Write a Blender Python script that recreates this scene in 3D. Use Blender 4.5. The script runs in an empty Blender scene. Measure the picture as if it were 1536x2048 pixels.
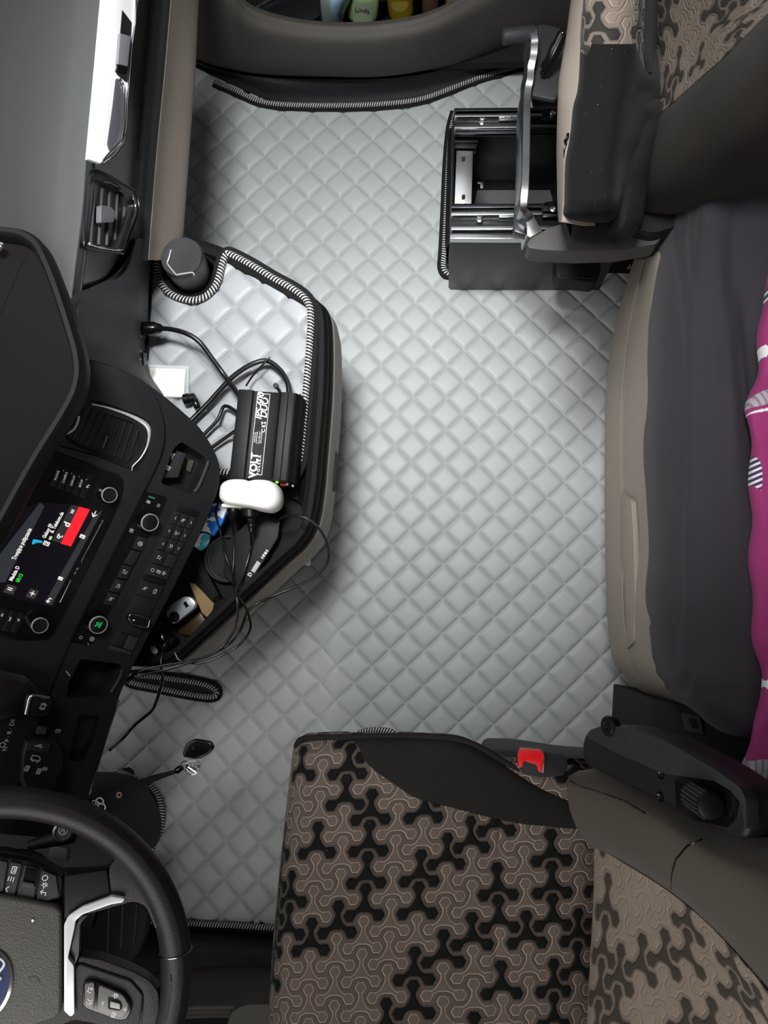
import bpy, bmesh, math, random
import numpy as np
from mathutils import Vector, Matrix
random.seed(7)
sc = bpy.context.scene
COL = sc.collection
PI = math.pi

# ------------------------------------------------------------------ camera
HC = 1.64876                       # camera height above the cab floor
F = 1484.0                         # focal length in pixels of the 1536x2048 frame
R = Matrix(((0.996581, 0.029821, -0.077046), (-0.019019, 0.990345, 0.137314), (0.080397, -0.13538, 0.987527)))
cd = bpy.data.cameras.new('camera')
cam = bpy.data.objects.new('camera', cd); COL.objects.link(cam)
cd.sensor_fit = 'VERTICAL'; cd.sensor_height = 36.0; cd.lens = 36.0 * F / 2048.0
cd.clip_start = 0.02
m = R.transposed().to_4x4(); m.translation = Vector((0, 0, HC))
cam.matrix_world = m
sc.camera = cam

# ------------------------------------------------------------------ look, world, light
sc.view_settings.view_transform = 'Standard'; sc.view_settings.look = 'None'
sc.view_settings.exposure = 0.08; sc.view_settings.gamma = 1.0; sc.view_settings.use_curve_mapping = False
wd = bpy.data.worlds.new('daylight'); sc.world = wd; wd.use_nodes = True
wd.node_tree.nodes['Background'].inputs[0].default_value = (0.80, 0.90, 1.0, 1)
wd.node_tree.nodes['Background'].inputs[1].default_value = 0.35

def area(name, loc, target, sx, sy, power, col):
    l = bpy.data.lights.new(name, 'AREA'); l.shape = 'RECTANGLE'; l.size = sx; l.size_y = sy
    l.energy = power; l.color = col
    o = bpy.data.objects.new(name, l); COL.objects.link(o); o.location = loc
    o.rotation_euler = (Vector(target) - Vector(loc)).to_track_quat('-Z', 'Y').to_euler()
    return o
LIGHTS = dict(wind=12, pass_=1.5, drv=13, overhead=12)
area('windscreen_daylight', (-1.32, 0.15, 1.62), (0.0, -0.1, 0.3), 1.7, 0.8, LIGHTS['wind'], (1.0, 0.985, 0.97))
area('passenger_window_daylight', (-0.30, 1.56, 1.45), (0.1, 0.2, 0.3), 0.85, 0.6, LIGHTS['pass_'], (0.93, 0.97, 1.0))
area('driver_window_daylight', (-0.30, -1.16, 1.50), (-0.1, -0.2, 0.1), 0.85, 0.6, LIGHTS['drv'], (1.0, 0.97, 0.93))
hl = area('overhead_light', (-0.19, 0.64, 2.22), (-0.22, 0.72, 0.0), 0.42, 0.42, LIGHTS['overhead'], (1.0, 1.0, 1.0))  # unseen overhead light inferred from the floor's shading, no fixture modelled
hl.data.spread = math.radians(60)

# ------------------------------------------------------------------ pixel -> place
def ray(px, py):
    return R.transposed() @ Vector(((px - 768) / F, -(py - 1024) / F, -1.0))
def at(px, py, z):
    d = ray(px, py); k = (z - HC) / d.z
    return Vector((0, 0, HC)) + d * k
def A3(l, z=None):
    return [at(q[0], q[1], q[2] if len(q) > 2 else z) for q in l]
class Plane:
    """a flat panel in the cab: origin, in-plane axes e1 (along), e2 (across), normal n"""
    def __init__(s, a, b, c):
        s.o = Vector(a); s.e1 = (Vector(b) - s.o).normalized()
        n = s.e1.cross(Vector(c) - s.o).normalized()
        if n.z < 0: n = -n
        s.n = n; s.e2 = n.cross(s.e1)
    def pt(s, px, py, off=0.0):
        d = ray(px, py); C = Vector((0, 0, HC)); o = s.o + s.n * off
        return C + d * (s.n.dot(o - C) / s.n.dot(d))
    def pts(s, l, off=0.0): return [s.pt(q[0], q[1], off) for q in l]
    def frame(s, px, py, off, dirpx):
        """matrix at a pixel with local X along the direction towards dirpx, Z = normal"""
        p = s.pt(px, py, off); q = s.pt(dirpx[0], dirpx[1], off)
        x = (q - p).normalized(); y = s.n.cross(x)
        return Matrix(((x.x, y.x, s.n.x, p.x), (x.y, y.y, s.n.y, p.y), (x.z, y.z, s.n.z, p.z), (0, 0, 0, 1)))
def HP(z): return Plane((0, 0, z), (1, 0, z), (0, 1, z))

# ------------------------------------------------------------------ objects
def tag(o, label=None, cat=None, group=None, kind=None):
    if label: o['label'] = label
    if cat: o['category'] = cat
    if group: o['group'] = group
    if kind: o['kind'] = kind
    return o
def empty(name, loc, label=None, cat=None, group=None, kind=None):
    o = bpy.data.objects.new(name, None); COL.objects.link(o); o.location = loc
    o.empty_display_size = 0.03
    return tag(o, label, cat, group, kind)
def link(name, me, mat, parent=None, sharp=38):
    o = bpy.data.objects.new(name, me); COL.objects.link(o)
    if mat is not None:
        me.materials.clear()
        for mm in (mat if isinstance(mat, (list, tuple)) else [mat]): me.materials.append(mm)
    if sharp:
        for p in me.polygons: p.use_smooth = True
        me.set_sharp_from_angle(angle=math.radians(sharp))
    if parent is not None:
        o.parent = parent
        o.matrix_parent_inverse = PINV(parent)
    return o
def PINV(p):
    m = Matrix.Translation(p.location)
    if p.parent is not None: m = Matrix.Translation(p.parent.location) if False else m
    return WM(p).inverted()
def WM(o):
    loc = Matrix.LocRotScale(o.location, o.rotation_euler, o.scale)
    if o.parent is None: return loc
    return WM(o.parent) @ o.matrix_parent_inverse @ loc
def hit(o, px, py, lift=0.0):
    """the point of a surface seen at a pixel"""
    import mathutils
    if o.name not in _bvh:
        b = bmesh.new(); b.from_mesh(o.data); _bvh[o.name] = mathutils.bvhtree.BVHTree.FromBMesh(b); b.free()
    d = ray(px, py).normalized(); r = _bvh[o.name].ray_cast(Vector((0, 0, HC)), d)
    return (r[0] - d * lift) if r[0] is not None else None
_bvh = {}
def drape(name, o, pxs, rad, mat, parent, lift=0.0):
    P = []
    for a, b in zip(pxs[:-1], pxs[1:]):
        for k in range(6):
            q = hit(o, a[0] + (b[0] - a[0]) * k / 6, a[1] + (b[1] - a[1]) * k / 6, lift)
            if q is not None: P.append(q)
    if len(P) > 2: return tube(name, P, rad, mat, parent, 6, smooth=0)
def me_of(bm, name='m'):
    bmesh.ops.recalc_face_normals(bm, faces=bm.faces[:])
    me = bpy.data.meshes.new(name); bm.to_mesh(me); bm.free(); return me
def bevel(bm, w, seg=2, ang=30):
    if w <= 0: return
    bm.normal_update()
    ed = [e for e in bm.edges if len(e.link_faces) == 2 and e.calc_face_angle(0) > math.radians(ang)]
    if ed: bmesh.ops.bevel(bm, geom=ed, offset=w, segments=seg, profile=0.6, affect='EDGES', clamp_overlap=True)
def roundp(pts, r, n=4):
    """rounds the corners of a closed 3-D polygon"""
    out = []; N = len(pts)
    for i in range(N):
        p, a, b = pts[i], pts[i - 1], pts[(i + 1) % N]
        rr = r[i] if isinstance(r, (list, tuple)) else r
        da, db = (a - p), (b - p)
        k = min(rr, da.length * 0.45, db.length * 0.45)
        if k < 1e-5: out.append(p); continue
        s, e = p + da.normalized() * k, p + db.normalized() * k
        for j in range(n + 1):
            t = j / n
            out.append(s * (1 - t) ** 2 + p * 2 * t * (1 - t) + e * t * t)
    return out
def smoothp(pts, n=4, closed=True):
    """Catmull-Rom through points"""
    N = len(pts); out = []
    rng = range(N if closed else N - 1)
    for i in rng:
        if closed: p0, p1, p2, p3 = pts[i - 1], pts[i], pts[(i + 1) % N], pts[(i + 2) % N]
        else:
            p1, p2 = pts[i], pts[i + 1]
            p0 = pts[i - 1] if i > 0 else p1 * 2 - p2
            p3 = pts[i + 2] if i + 2 < N else p2 * 2 - p1
        for j in range(n):
            t = j / n
            out.append(0.5 * ((2 * p1) + (p2 - p0) * t + (2 * p0 - 5 * p1 + 4 * p2 - p3) * t * t + (3 * p1 - p0 - 3 * p2 + p3) * t ** 3))
    if not closed: out.append(pts[-1].copy())
    return out
def prism_bm(top, vec, bm=None):
    """closed solid: polygon 'top' extruded by vec"""
    bm = bm or bmesh.new(); vec = Vector(vec)
    a = [bm.verts.new(p) for p in top]; b = [bm.verts.new(p + vec) for p in top]
    bm.faces.new(a); bm.faces.new(b[::-1]); N = len(top)
    for i in range(N): bm.faces.new((a[i], b[i], b[(i + 1) % N], a[(i + 1) % N]))
    return bm
def prism(name, top, vec, mat, parent=None, bev=0.0, rnd=0, seg=2, sharp=38):
    if rnd: top = roundp(top, rnd)
    bm = prism_bm(top, vec); bm.normal_update(); bmesh.ops.recalc_face_normals(bm, faces=bm.faces[:])
    bevel(bm, bev, seg)
    return link(name, me_of(bm, name), mat, parent, sharp)
def loft_bm(rings, closed=True, caps=True, bm=None):
    bm = bm or bmesh.new(); V = [[bm.verts.new(p) for p in r] for r in rings]; n = len(rings[0])
    for a, b in zip(V[:-1], V[1:]):
        for i in range(n if closed else n - 1):
            j = (i + 1) % n
            try: bm.faces.new((a[i], a[j], b[j], b[i]))
            except ValueError: pass
    if caps and closed:
        bm.faces.new(V[0][::-1]); bm.faces.new(V[-1])
    return bm
def loft(name, rings, mat, parent=None, caps=True, sharp=50, bev=0):
    bm = loft_bm(rings, True, caps); bmesh.ops.recalc_face_normals(bm, faces=bm.faces[:])
    if bev: bevel(bm, bev)
    return link(name, me_of(bm, name), mat, parent, sharp)
def uvset(me, uv):
    l = me.uv_layers.new(name='UVMap'); idx = np.zeros(len(me.loops), dtype=np.int32); me.loops.foreach_get('vertex_index', idx)
    l.data.foreach_set('uv', np.asarray(uv, dtype=np.float32)[idx].ravel())
def tube_mesh(path, r, seg=8, closed=False, flat=1.0, up=None, cap=True):
    """swept tube with UV: u = metres along it, v = turn round it (0..1)"""
    P = [Vector(p) for p in path]; N = len(P); vs = []; uv = []; fs = []
    tang = []
    for i in range(N):
        if closed: t = P[(i + 1) % N] - P[i - 1]
        else: t = P[min(i + 1, N - 1)] - P[max(i - 1, 0)]
        tang.append(t.normalized() if t.length > 1e-9 else Vector((1, 0, 0)))
    nrm = None; L = 0
    M = N + 1 if closed else N
    for k in range(M):
        i = k % N; t = tang[i]
        if k: L += (P[i] - P[(k - 1) % N]).length
        if up is not None: nrm = (Vector(up) - t * t.dot(Vector(up))).normalized()
        else:
            if nrm is None:
                nrm = t.orthogonal().normalized()
            nrm = (nrm - t * t.dot(nrm)).normalized()
        bn = t.cross(nrm); rr = r[i] if isinstance(r, (list, tuple)) else r
        for j in range(seg + 1):
            a = 2 * PI * j / seg
            vs.append(P[i] + nrm * math.cos(a) * rr * flat + bn * math.sin(a) * rr); uv.append((L, j / seg))
    w = seg + 1
    for k in range(M - 1):
        for j in range(seg):
            fs.append((k * w + j, k * w + j + 1, (k + 1) * w + j + 1, (k + 1) * w + j))
    if cap and not closed:
        fs.append(tuple(range(seg - 1, -1, -1))); fs.append(tuple((M - 1) * w + j for j in range(seg)))
    me = bpy.data.meshes.new('tube'); me.from_pydata(vs, [], fs); me.update(); uvset(me, uv)
    return me
def tube(name, path, r, mat, parent=None, seg=10, closed=False, smooth=5, **kw):
    P = [Vector(p) for p in path]
    if smooth: P = smoothp(P, smooth, closed)
    return link(name, tube_mesh(P, r, seg, closed, **kw), mat, parent, 60)
def join_bm(parts):
    bm = bmesh.new()
    for me in parts: bm.from_mesh(me)
    return bm
def lathe_bm(prof, M=None, seg=32, bm=None):
    """prof = [(r, h)...]; spun about local Z, placed by matrix M"""
    bm = bm or bmesh.new(); M = M or Matrix.Identity(4); rings = []
    for r, h in prof:
        rings.append([bm.verts.new(M @ Vector((r * math.cos(2 * PI * i / seg), r * math.sin(2 * PI * i / seg), h))) for i in range(seg)])
    for a, b in zip(rings[:-1], rings[1:]):
        for i in range(seg):
            j = (i + 1) % seg
            bm.faces.new((a[i], a[j], b[j], b[i]))
    bm.faces.new(rings[0][::-1]); bm.faces.new(rings[-1])
    return bm
def lathe(name, prof, M, mat, parent=None, seg=32, sharp=38):
    return link(name, me_of(lathe_bm(prof, M, seg), name), mat, parent, sharp)
def box_bm(M, sx, sy, sz, bm=None, bev=0.0):
    b2 = bmesh.new(); bmesh.ops.create_cube(b2, size=1.0, matrix=M @ Matrix.Diagonal((sx, sy, sz, 1)))
    bevel(b2, bev)
    if bm is None: return b2
    t = bpy.data.meshes.new('t'); b2.to_mesh(t); b2.free(); bm.from_mesh(t); bpy.data.meshes.remove(t); return bm
def box(name, M, size, mat, parent=None, bev=0.0, sharp=38):
    return link(name, me_of(box_bm(M, *size, bev=bev), name), mat, parent, sharp)
def T(x, y, z): return Matrix.Translation((x, y, z))
def resample(pts, n, closed=False):
    P = [Vector(p) for p in pts]
    if closed: P = P + [P[0]]
    L = [0]
    for a, b in zip(P[:-1], P[1:]): L.append(L[-1] + (b - a).length)
    out = []; k = 0; cnt = n if closed else n - 1
    for i in range(n):
        s = L[-1] * i / cnt
        while k < len(L) - 2 and L[k + 1] < s: k += 1
        t = (s - L[k]) / max(L[k + 1] - L[k], 1e-9); out.append(P[k].lerp(P[k + 1], min(max(t, 0), 1)))
    return out
def cr(c, t):
    """Catmull-Rom on a list of numpy points, t in 0..len-1"""
    n = len(c); i = min(int(t), n - 2); f = t - i
    p1, p2 = c[i], c[i + 1]; p0 = c[i - 1] if i > 0 else 2 * p1 - p2; p3 = c[i + 2] if i + 2 < n else 2 * p2 - p1
    return 0.5 * (2 * p1 + (p2 - p0) * f + (2 * p0 - 5 * p1 + 4 * p2 - p3) * f * f + (3 * p1 - p0 - 3 * p2 + p3) * f ** 3)
def grid_pts(G, nu, nv):
    """G rows x cols of points -> (nv+1) x (nu+1) smooth grid"""
    G = np.array([[tuple(p) for p in r] for r in G], dtype=float)
    nr, nc = G.shape[:2]
    A = np.array([[cr(G[i], (nc - 1) * u / nu) for u in range(nu + 1)] for i in range(nr)])
    return np.array([cr(A, (nr - 1) * v / nv) for v in range(nv + 1)])
def patch(name, G, mat, parent=None, nu=48, nv=48, thick=(0, 0, -0.03), disp=None, uvs=None, sharp=60):
    """a smooth surface through the control points G, closed into a solid by the vector 'thick'"""
    S = grid_pts(G, nu, nv); rows, cols = S.shape[:2]
    # arc-length style uv in metres
    du = np.r_[0, np.cumsum(np.linalg.norm(np.diff(S[rows // 2], axis=0), axis=1))]
    dv = np.r_[0, np.cumsum(np.linalg.norm(np.diff(S[:, cols // 2], axis=0), axis=1))]
    UV = np.stack(np.meshgrid(du, dv), -1)
    if uvs is not None: UV = uvs(S, UV)
    if disp is not None:
        gu = np.gradient(S, axis=1); gv = np.gradient(S, axis=0); n = np.cross(gu, gv); n /= np.linalg.norm(n, axis=2, keepdims=True) + 1e-12
        tv = -np.array(thick); sgn = np.sign((n * tv).sum(2, keepdims=True)); n = n * np.where(sgn == 0, 1, sgn)
        S = S + n * disp(S, UV)[..., None]
    B = S + np.array(thick)
    vs = np.concatenate([S.reshape(-1, 3), B.reshape(-1, 3)]); off = rows * cols
    idx = np.arange(off).reshape(rows, cols); fs = []
    q = np.stack([idx[:-1, :-1], idx[:-1, 1:], idx[1:, 1:], idx[1:, :-1]], -1).reshape(-1, 4)
    fs = [tuple(x) for x in q.tolist()] + [tuple(x[::-1]) for x in (q + off).tolist()]
    loop = list(idx[0, :]) + list(idx[1:, -1]) + list(idx[-1, -2::-1]) + list(idx[-2:0:-1, 0])
    for i in range(len(loop)):
        a, b = int(loop[i]), int(loop[(i + 1) % len(loop)]); fs.append((b, a, a + off, b + off))
    me = bpy.data.meshes.new(name); me.from_pydata(vs.tolist(), [], fs); me.update()
    uvset(me, np.concatenate([UV.reshape(-1, 2), UV.reshape(-1, 2)]))
    bm = bmesh.new(); bm.from_mesh(me); bmesh.ops.recalc_face_normals(bm, faces=bm.faces[:]); bm.to_mesh(me); bm.free()
    return link(name, me, mat, parent, sharp)
def carve(o, cutter_bm):
    """real recess: boolean difference, applied at once"""
    cme = me_of(cutter_bm, 'cutter'); c = bpy.data.objects.new('cutter', cme); COL.objects.link(c)
    md = o.modifiers.new('b', 'BOOLEAN'); md.object = c; md.operation = 'DIFFERENCE'; md.solver = 'EXACT'
    bpy.context.view_layer.update()
    dg = bpy.context.evaluated_depsgraph_get(); new = bpy.data.meshes.new_from_object(o.evaluated_get(dg))
    o.modifiers.clear(); old = o.data; o.data = new; bpy.data.meshes.remove(old)
    bpy.data.objects.remove(c); bpy.data.meshes.remove(cme)
    for p in new.polygons: p.use_smooth = True
    new.set_sharp_from_angle(angle=math.radians(35))
def text_me(s, size, M, align='CENTER', depth=0.0003, shear=0.0, sx=1.0, bold=0.0):
    cu = bpy.data.curves.new('t', 'FONT'); cu.body = s; cu.size = size; cu.align_x = align; cu.align_y = 'CENTER'
    cu.extrude = depth; cu.shear = shear; cu.offset = bold; cu.resolution_u = 3
    o = bpy.data.objects.new('t', cu); COL.objects.link(o); bpy.context.view_layer.update()
    dg = bpy.context.evaluated_depsgraph_get(); me = bpy.data.meshes.new_from_object(o.evaluated_get(dg))
    bpy.data.objects.remove(o); bpy.data.curves.remove(cu)
    me.transform(M @ Matrix.Diagonal((sx, 1, 1, 1))); return me
def merge(name, mes, mat, parent=None, sharp=38):
    bm = bmesh.new()
    for me in mes: bm.from_mesh(me); bpy.data.meshes.remove(me)
    me = bpy.data.meshes.new(name); bm.to_mesh(me); bm.free()
    return link(name, me, mat, parent, sharp)
def bm_me(bm): return me_of(bm, 't')

# ------------------------------------------------------------------ materials
def lin(h):
    if isinstance(h, str):
        h = h.lstrip('#'); c = [int(h[i:i + 2], 16) / 255 for i in (0, 2, 4)]
        return tuple((x / 12.92 if x <= 0.04045 else ((x + 0.055) / 1.055) ** 2.4) for x in c) + (1,)
    return tuple(h) + (1,) if len(h) == 3 else h
class Ex:
    """tiny expression builder over Math nodes"""
    def __init__(s, nt, v): s.nt = nt; s.v = v
    def _m(s, op, *a, clamp=False):
        n = s.nt.nodes.new('ShaderNodeMath'); n.operation = op; n.use_clamp = clamp
        for i, x in enumerate((s,) + a):
            x = x.v if isinstance(x, Ex) else x
            if isinstance(x, (int, float)): n.inputs[i].default_value = x
            else: s.nt.links.new(x, n.inputs[i])
        return Ex(s.nt, n.outputs[0])
    def __add__(s, o): return s._m('ADD', o)
    __radd__ = __add__
    def __sub__(s, o): return s._m('SUBTRACT', o)
    def __rsub__(s, o): return (s * -1) + o
    def __mul__(s, o): return s._m('MULTIPLY', o)
    __rmul__ = __mul__
    def __truediv__(s, o): return s._m('DIVIDE', o)
    def abs(s): return s._m('ABSOLUTE')
    def floor(s): return s._m('FLOOR')
    def fract(s): return s._m('FRACT')
    def min(s, o): return s._m('MINIMUM', o)
    def max(s, o): return s._m('MAXIMUM', o)
    def sqrt(s): return s._m('SQRT')
    def sin(s): return s._m('SINE')
    def cos(s): return s._m('COSINE')
    def atan2(s, o): return s._m('ARCTAN2', o)
    def gt(s, o): return s._m('GREATER_THAN', o)
    def lt(s, o): return s._m('LESS_THAN', o)
    def smin(s, o, k): return s._m('SMOOTH_MIN', o, k)
    def step(s, a, b):
        """smooth 0..1 as s goes a..b"""
        n = s.nt.nodes.new('ShaderNodeMapRange'); n.interpolation_type = 'SMOOTHSTEP'
        s.nt.links.new(s.v, n.inputs['Value']); n.inputs['From Min'].default_value = a; n.inputs['From Max'].default_value = b
        return Ex(s.nt, n.outputs['Result'])
class Mat:
    def __init__(s, name, color='#808080', rough=0.5, metal=0.0, spec=0.5, **kw):
        s.m = bpy.data.materials.new(name); s.m.use_nodes = True; s.nt = s.m.node_tree
        s.b = s.nt.nodes['Principled BSDF']; s.b.inputs['Base Color'].default_value = lin(color)
        s.b.inputs['Roughness'].default_value = rough; s.b.inputs['Metallic'].default_value = metal
        s.b.inputs['Specular IOR Level'].default_value = spec
        for k, v in kw.items(): s.b.inputs[k.replace('_', ' ')].default_value = v
        s.hs = []
    def node(s, t, **kw):
        n = s.nt.nodes.new(t)
        for k, v in kw.items(): setattr(n, k, v)
        return n
    def coord(s, which='Object', scale=1.0):
        tc = s.node('ShaderNodeTexCoord'); mp = s.node('ShaderNodeMapping')
        s.nt.links.new(tc.outputs[which], mp.inputs[0])
        mp.inputs['Scale'].default_value = (scale,) * 3 if isinstance(scale, (int, float)) else scale
        return mp.outputs[0]
    def uv(s, which='UV'):
        tc = s.node('ShaderNodeTexCoord'); sp = s.node('ShaderNodeSeparateXYZ'); s.nt.links.new(tc.outputs[which], sp.inputs[0])
        return Ex(s.nt, sp.outputs[0]), Ex(s.nt, sp.outputs[1]), Ex(s.nt, sp.outputs[2])
    def noise(s, scale, detail=2.0, which='Object', stretch=(1, 1, 1), rough=0.5):
        n = s.node('ShaderNodeTexNoise'); n.inputs['Scale'].default_value = scale; n.inputs['Detail'].default_value = detail
        n.inputs['Roughness'].default_value = rough
        s.nt.links.new(s.coord(which, stretch), n.inputs['Vector']); return Ex(s.nt, n.outputs['Fac'])
    def voro(s, scale, which='Object', stretch=(1, 1, 1), feature='F1'):
        n = s.node('ShaderNodeTexVoronoi'); n.feature = feature; n.inputs['Scale'].default_value = scale
        s.nt.links.new(s.coord(which, stretch), n.inputs['Vector']); return Ex(s.nt, n.outputs['Distance'])
    def bump(s, h, dist=0.001, strength=1.0):
        n = s.node('ShaderNodeBump'); n.inputs['Distance'].default_value = dist; n.inputs['Strength'].default_value = strength
        s.nt.links.new(h.v, n.inputs['Height'])
        if s.hs: s.nt.links.new(s.hs[-1].outputs[0], n.inputs['Normal'])
        s.hs.append(n); s.nt.links.new(n.outputs[0], s.b.inputs['Normal']); return s
    def mix(s, fac, a, b):
        n = s.node('ShaderNodeMix', data_type='RGBA')
        f = fac.v if isinstance(fac, Ex) else fac
        if isinstance(f, (int, float)): n.inputs[0].default_value = f
        else: s.nt.links.new(f, n.inputs[0])
        for i, c in ((6, a), (7, b)):
            if isinstance(c, (str, tuple, list)): n.inputs[i].default_value = lin(c)
            else: s.nt.links.new(c, n.inputs[i])
        return n.outputs[2]
    def color(s, out): s.nt.links.new(out, s.b.inputs['Base Color']); return s
    def rough(s, e): s.nt.links.new(e.v, s.b.inputs['Roughness']); return s
    def emit(s, col, k):
        s.b.inputs['Emission Color'].default_value = lin(col); s.b.inputs['Emission Strength'].default_value = k; return s
def grain(name, color, rough=0.55, scale=900, dist=0.0004, var=0.12, spec=0.3, **kw):
    """moulded plastic with a fine leather grain"""
    M = Mat(name, color, rough, spec=spec, **kw); v = M.voro(scale); M.bump(v, dist, 0.6)
    n = M.noise(35, 3); c = lin(color); M.color(M.mix(n, tuple(x * (1 - var) for x in c[:3]), tuple(x * (1 + var) for x in c[:3])))
    return M.m
def plain(name, color, rough=0.4, **kw):
    M = Mat(name, color, rough, **kw); n = M.noise(60, 2); M.rough(n * 0.12 + (rough - 0.06)); return M.m
def fabric(name, color, var=0.18, rough=0.92, scale=700, sheen=0.3, lint=0.0, lintcol='#b8b4ae', lintscale=160):
    M = Mat(name, color, rough, spec=0.2); n = M.noise(9, 4); w = M.noise(scale, 2, stretch=(1, 1, 1))
    c = lin(color); out = M.mix(n, tuple(x * (1 - var) for x in c[:3]), tuple(x * (1 + var) for x in c[:3]))
    if lint:
        v = M.voro(lintscale); out = M.mix(v.lt(lint), out, lintcol)
    M.color(out); M.bump(w, 0.0006, 0.5); M.b.inputs['Sheen Weight'].default_value = sheen * .3; M.b.inputs['Sheen Roughness'].default_value = 0.4
    return M.m
BLACK = grain('black_grained_plastic', '#1b1b1d', 0.5)
BLACK2 = grain('charcoal_grained_plastic', '#2b2b2d', 0.5)
DGREY = grain('dark_grey_plastic', '#3a3a3b', 0.55)
GLOSSBLK = plain('gloss_black_plastic', '#0b0b0d', 0.18)
SATIN = plain('satin_black_plastic', '#101012', 0.5, spec=.22)
PITCH = plain('pitch_black', '#070708', 0.8)
BEIGE = grain('taupe_plastic', '#8f857c', 0.55, var=0.05)
def chrome(name, col='#d4d5d6', r=0.14):
    M = Mat(name, col, r, 1.0); n = M.noise(40, 2); M.rough(n * 0.08 + (r - 0.04)); return M.m
CHROME = chrome('chrome')
STEEL = chrome('bare_steel', '#b9bbbd', 0.26)
DSTEEL = chrome('black_painted_steel', '#4a4b4d', 0.3)
WHITEP = plain('white_plastic', '#f1efec', 0.28)
SILVER = plain('bright_silver_plating', '#d2d3d5', .25, Metallic=.55)
PRINT = plain('white_print', '#e6e6e6', 0.6)
RED = plain('red_plastic', '#d8171c', 0.3)
CORD = plain('black_rubber_cord', '#0d0d0e', 0.3)
def rope_mat(name='striped_rope_braid', black='#0c0c0d', white='#c9c9c7', pitch=0.0058):
    M = Mat(name, black, 0.65); u, v, w = M.uv()
    t = ((u * (1 / pitch)) + (v * 2.0)).fract(); k = (t - 0.5).abs()
    M.color(M.mix(k.step(0.17, 0.23), white, black)); M.bump(k, 0.0015, 0.8); return M.m
ROPE = rope_mat()
GRID = fabric('black_binding_cloth', '#151516', 0.1, 0.8, 900, 0.1)

def quilt_height(x, y, ox, oy, U, depth, wx=0.09):
    """pillowed diamonds: lines x+y and x-y every U through (ox,oy)"""
    a = ((x - ox) + (y - oy)) / U; b = ((x - ox) - (y - oy)) / U
    fa = np.abs(a - np.round(a)) * 2; fb = np.abs(b - np.round(b)) * 2       # 0 at the line .. 1 mid-diamond
    ga = 1 - (1 - np.clip(fa, 0, 1)) ** 6.5; gb = 1 - (1 - np.clip(fb, 0, 1)) ** 6.5
    return depth * (np.minimum(ga, gb) * 0.3 + ga * gb * 0.7 - 1)
def vinyl(name, color, rough, grain_d=0.0004, gs=650):
    M = Mat(name, color, rough, spec=0.45); v = M.voro(gs); n = M.noise(6, 3)
    c = lin(color); M.color(M.mix(n, tuple(x * .93 for x in c[:3]), tuple(min(x * 1.06, 1) for x in c[:3])))
    M.bump(v, grain_d, 0.35)
    M.rough(M.noise(14, 3) * 0.14 + (rough - 0.07)); return M.m
VINYL = vinyl('grey_quilted_vinyl', '#a6a9a9', 0.5)
VINYL2 = vinyl('silver_quilted_vinyl', '#97999c', 0.48, 0.0006, 420)

def trefoil(name, S=0.0455, base='#5a4e48', linec='#a39488', dark='#0d0c0c', halo='#3d3833', rot=0.0, density=0.37, fade=0.0):
    """velour with embossed three-lobed motifs, some of them black"""
    M = Mat(name, base, 0.85, spec=0.2); u, v, w = M.uv(); v = v * -1
    if rot:
        c, s = math.cos(rot), math.sin(rot); u, v = u * c - v * s, u * s + v * c
    r3 = math.sqrt(3); u = u * (1 / S); v = v * (1 / S); best = None; dk = None
    for lat in (0, 1):
        ix = ((u - lat * r3 / 2) * (1 / r3) + 0.5).floor(); 
        iy = ((v - lat * 0.5) + 0.5).floor()
        for dy in (0, -1):
            cx = ix * r3 + lat * r3 / 2; cy = iy + (lat * 0.5 + dy)
            px = u - cx; py = v - cy
            ang = px.atan2(py)                                   # angle from up
            k = ((ang * (3 / (2 * PI))) + 0.5).floor(); a2 = ang - k * (2 * PI / 3)
            rr = (px * px + py * py).sqrt(); qx = (rr * a2.sin()).abs(); qy = rr * a2.cos()
            # lobe: hexagon at distance .555
            hx = qx; hy = (qy - 0.545).abs()
            lobe = (hx * 0.866 + hy * 0.5).max(hy) - 0.165
            tri = (qx * 0.866 + qy * 0.5) - 0.158; neck = (qx - 0.066).max(qy - 0.5)
            d = lobe.smin(neck, 0.05).smin(tri, 0.05)
            hsh = M.node('ShaderNodeTexWhiteNoise', noise_dimensions='2D')
            cb = M.node('ShaderNodeCombineXYZ'); M.nt.links.new((cx * 1.31 + 41.37).v, cb.inputs[0]); M.nt.links.new((cy * 2.3 + 17.9).v, cb.inputs[1])
            M.nt.links.new(cb.outputs[0], hsh.inputs['Vector'])
            isd = Ex(M.nt, hsh.outputs['Value']).lt(density)
            dd = (1 - d.step(0.0, 0.03)) * isd
            halo_ = (1 - d.step(0.05, 0.10)) * isd
            ln = (1 - ((d + 0.012).abs()).step(0.008, 0.022)) * (1 - isd)
            if best is None: best, dk, ha, li = d, dd, halo_, ln
            else: best = best.min(d); dk = dk.max(dd); ha = ha.max(halo_); li = li.max(ln)
    n = M.noise(11, 4); nf = M.noise(700, 2)
    b = lin(base); col = M.mix(n, tuple(x * .8 for x in b[:3]), tuple(x * 1.2 for x in b[:3]))
    col = M.mix((1 - best.step(-0.03, 0.01)) * 0.10, col, linec)
    col = M.mix(ha * 0.6, col, halo); col = M.mix(li * 0.85, col, linec); col = M.mix(dk * (1 - fade), col, dark)
    sp = M.voro(150, 'UV'); 
    M.color(M.mix(sp.lt(0.055) * 0.7, col, '#b9b5b0'))
    M.bump((1 - ((best - 0.0).abs()).step(0.0, 0.05)) * -1 + nf * 0.15, 0.0012, 0.9)
    M.b.inputs['Sheen Weight'].default_value = 0.08; M.b.inputs['Sheen Roughness'].default_value = 0.35
    return M.m
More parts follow.
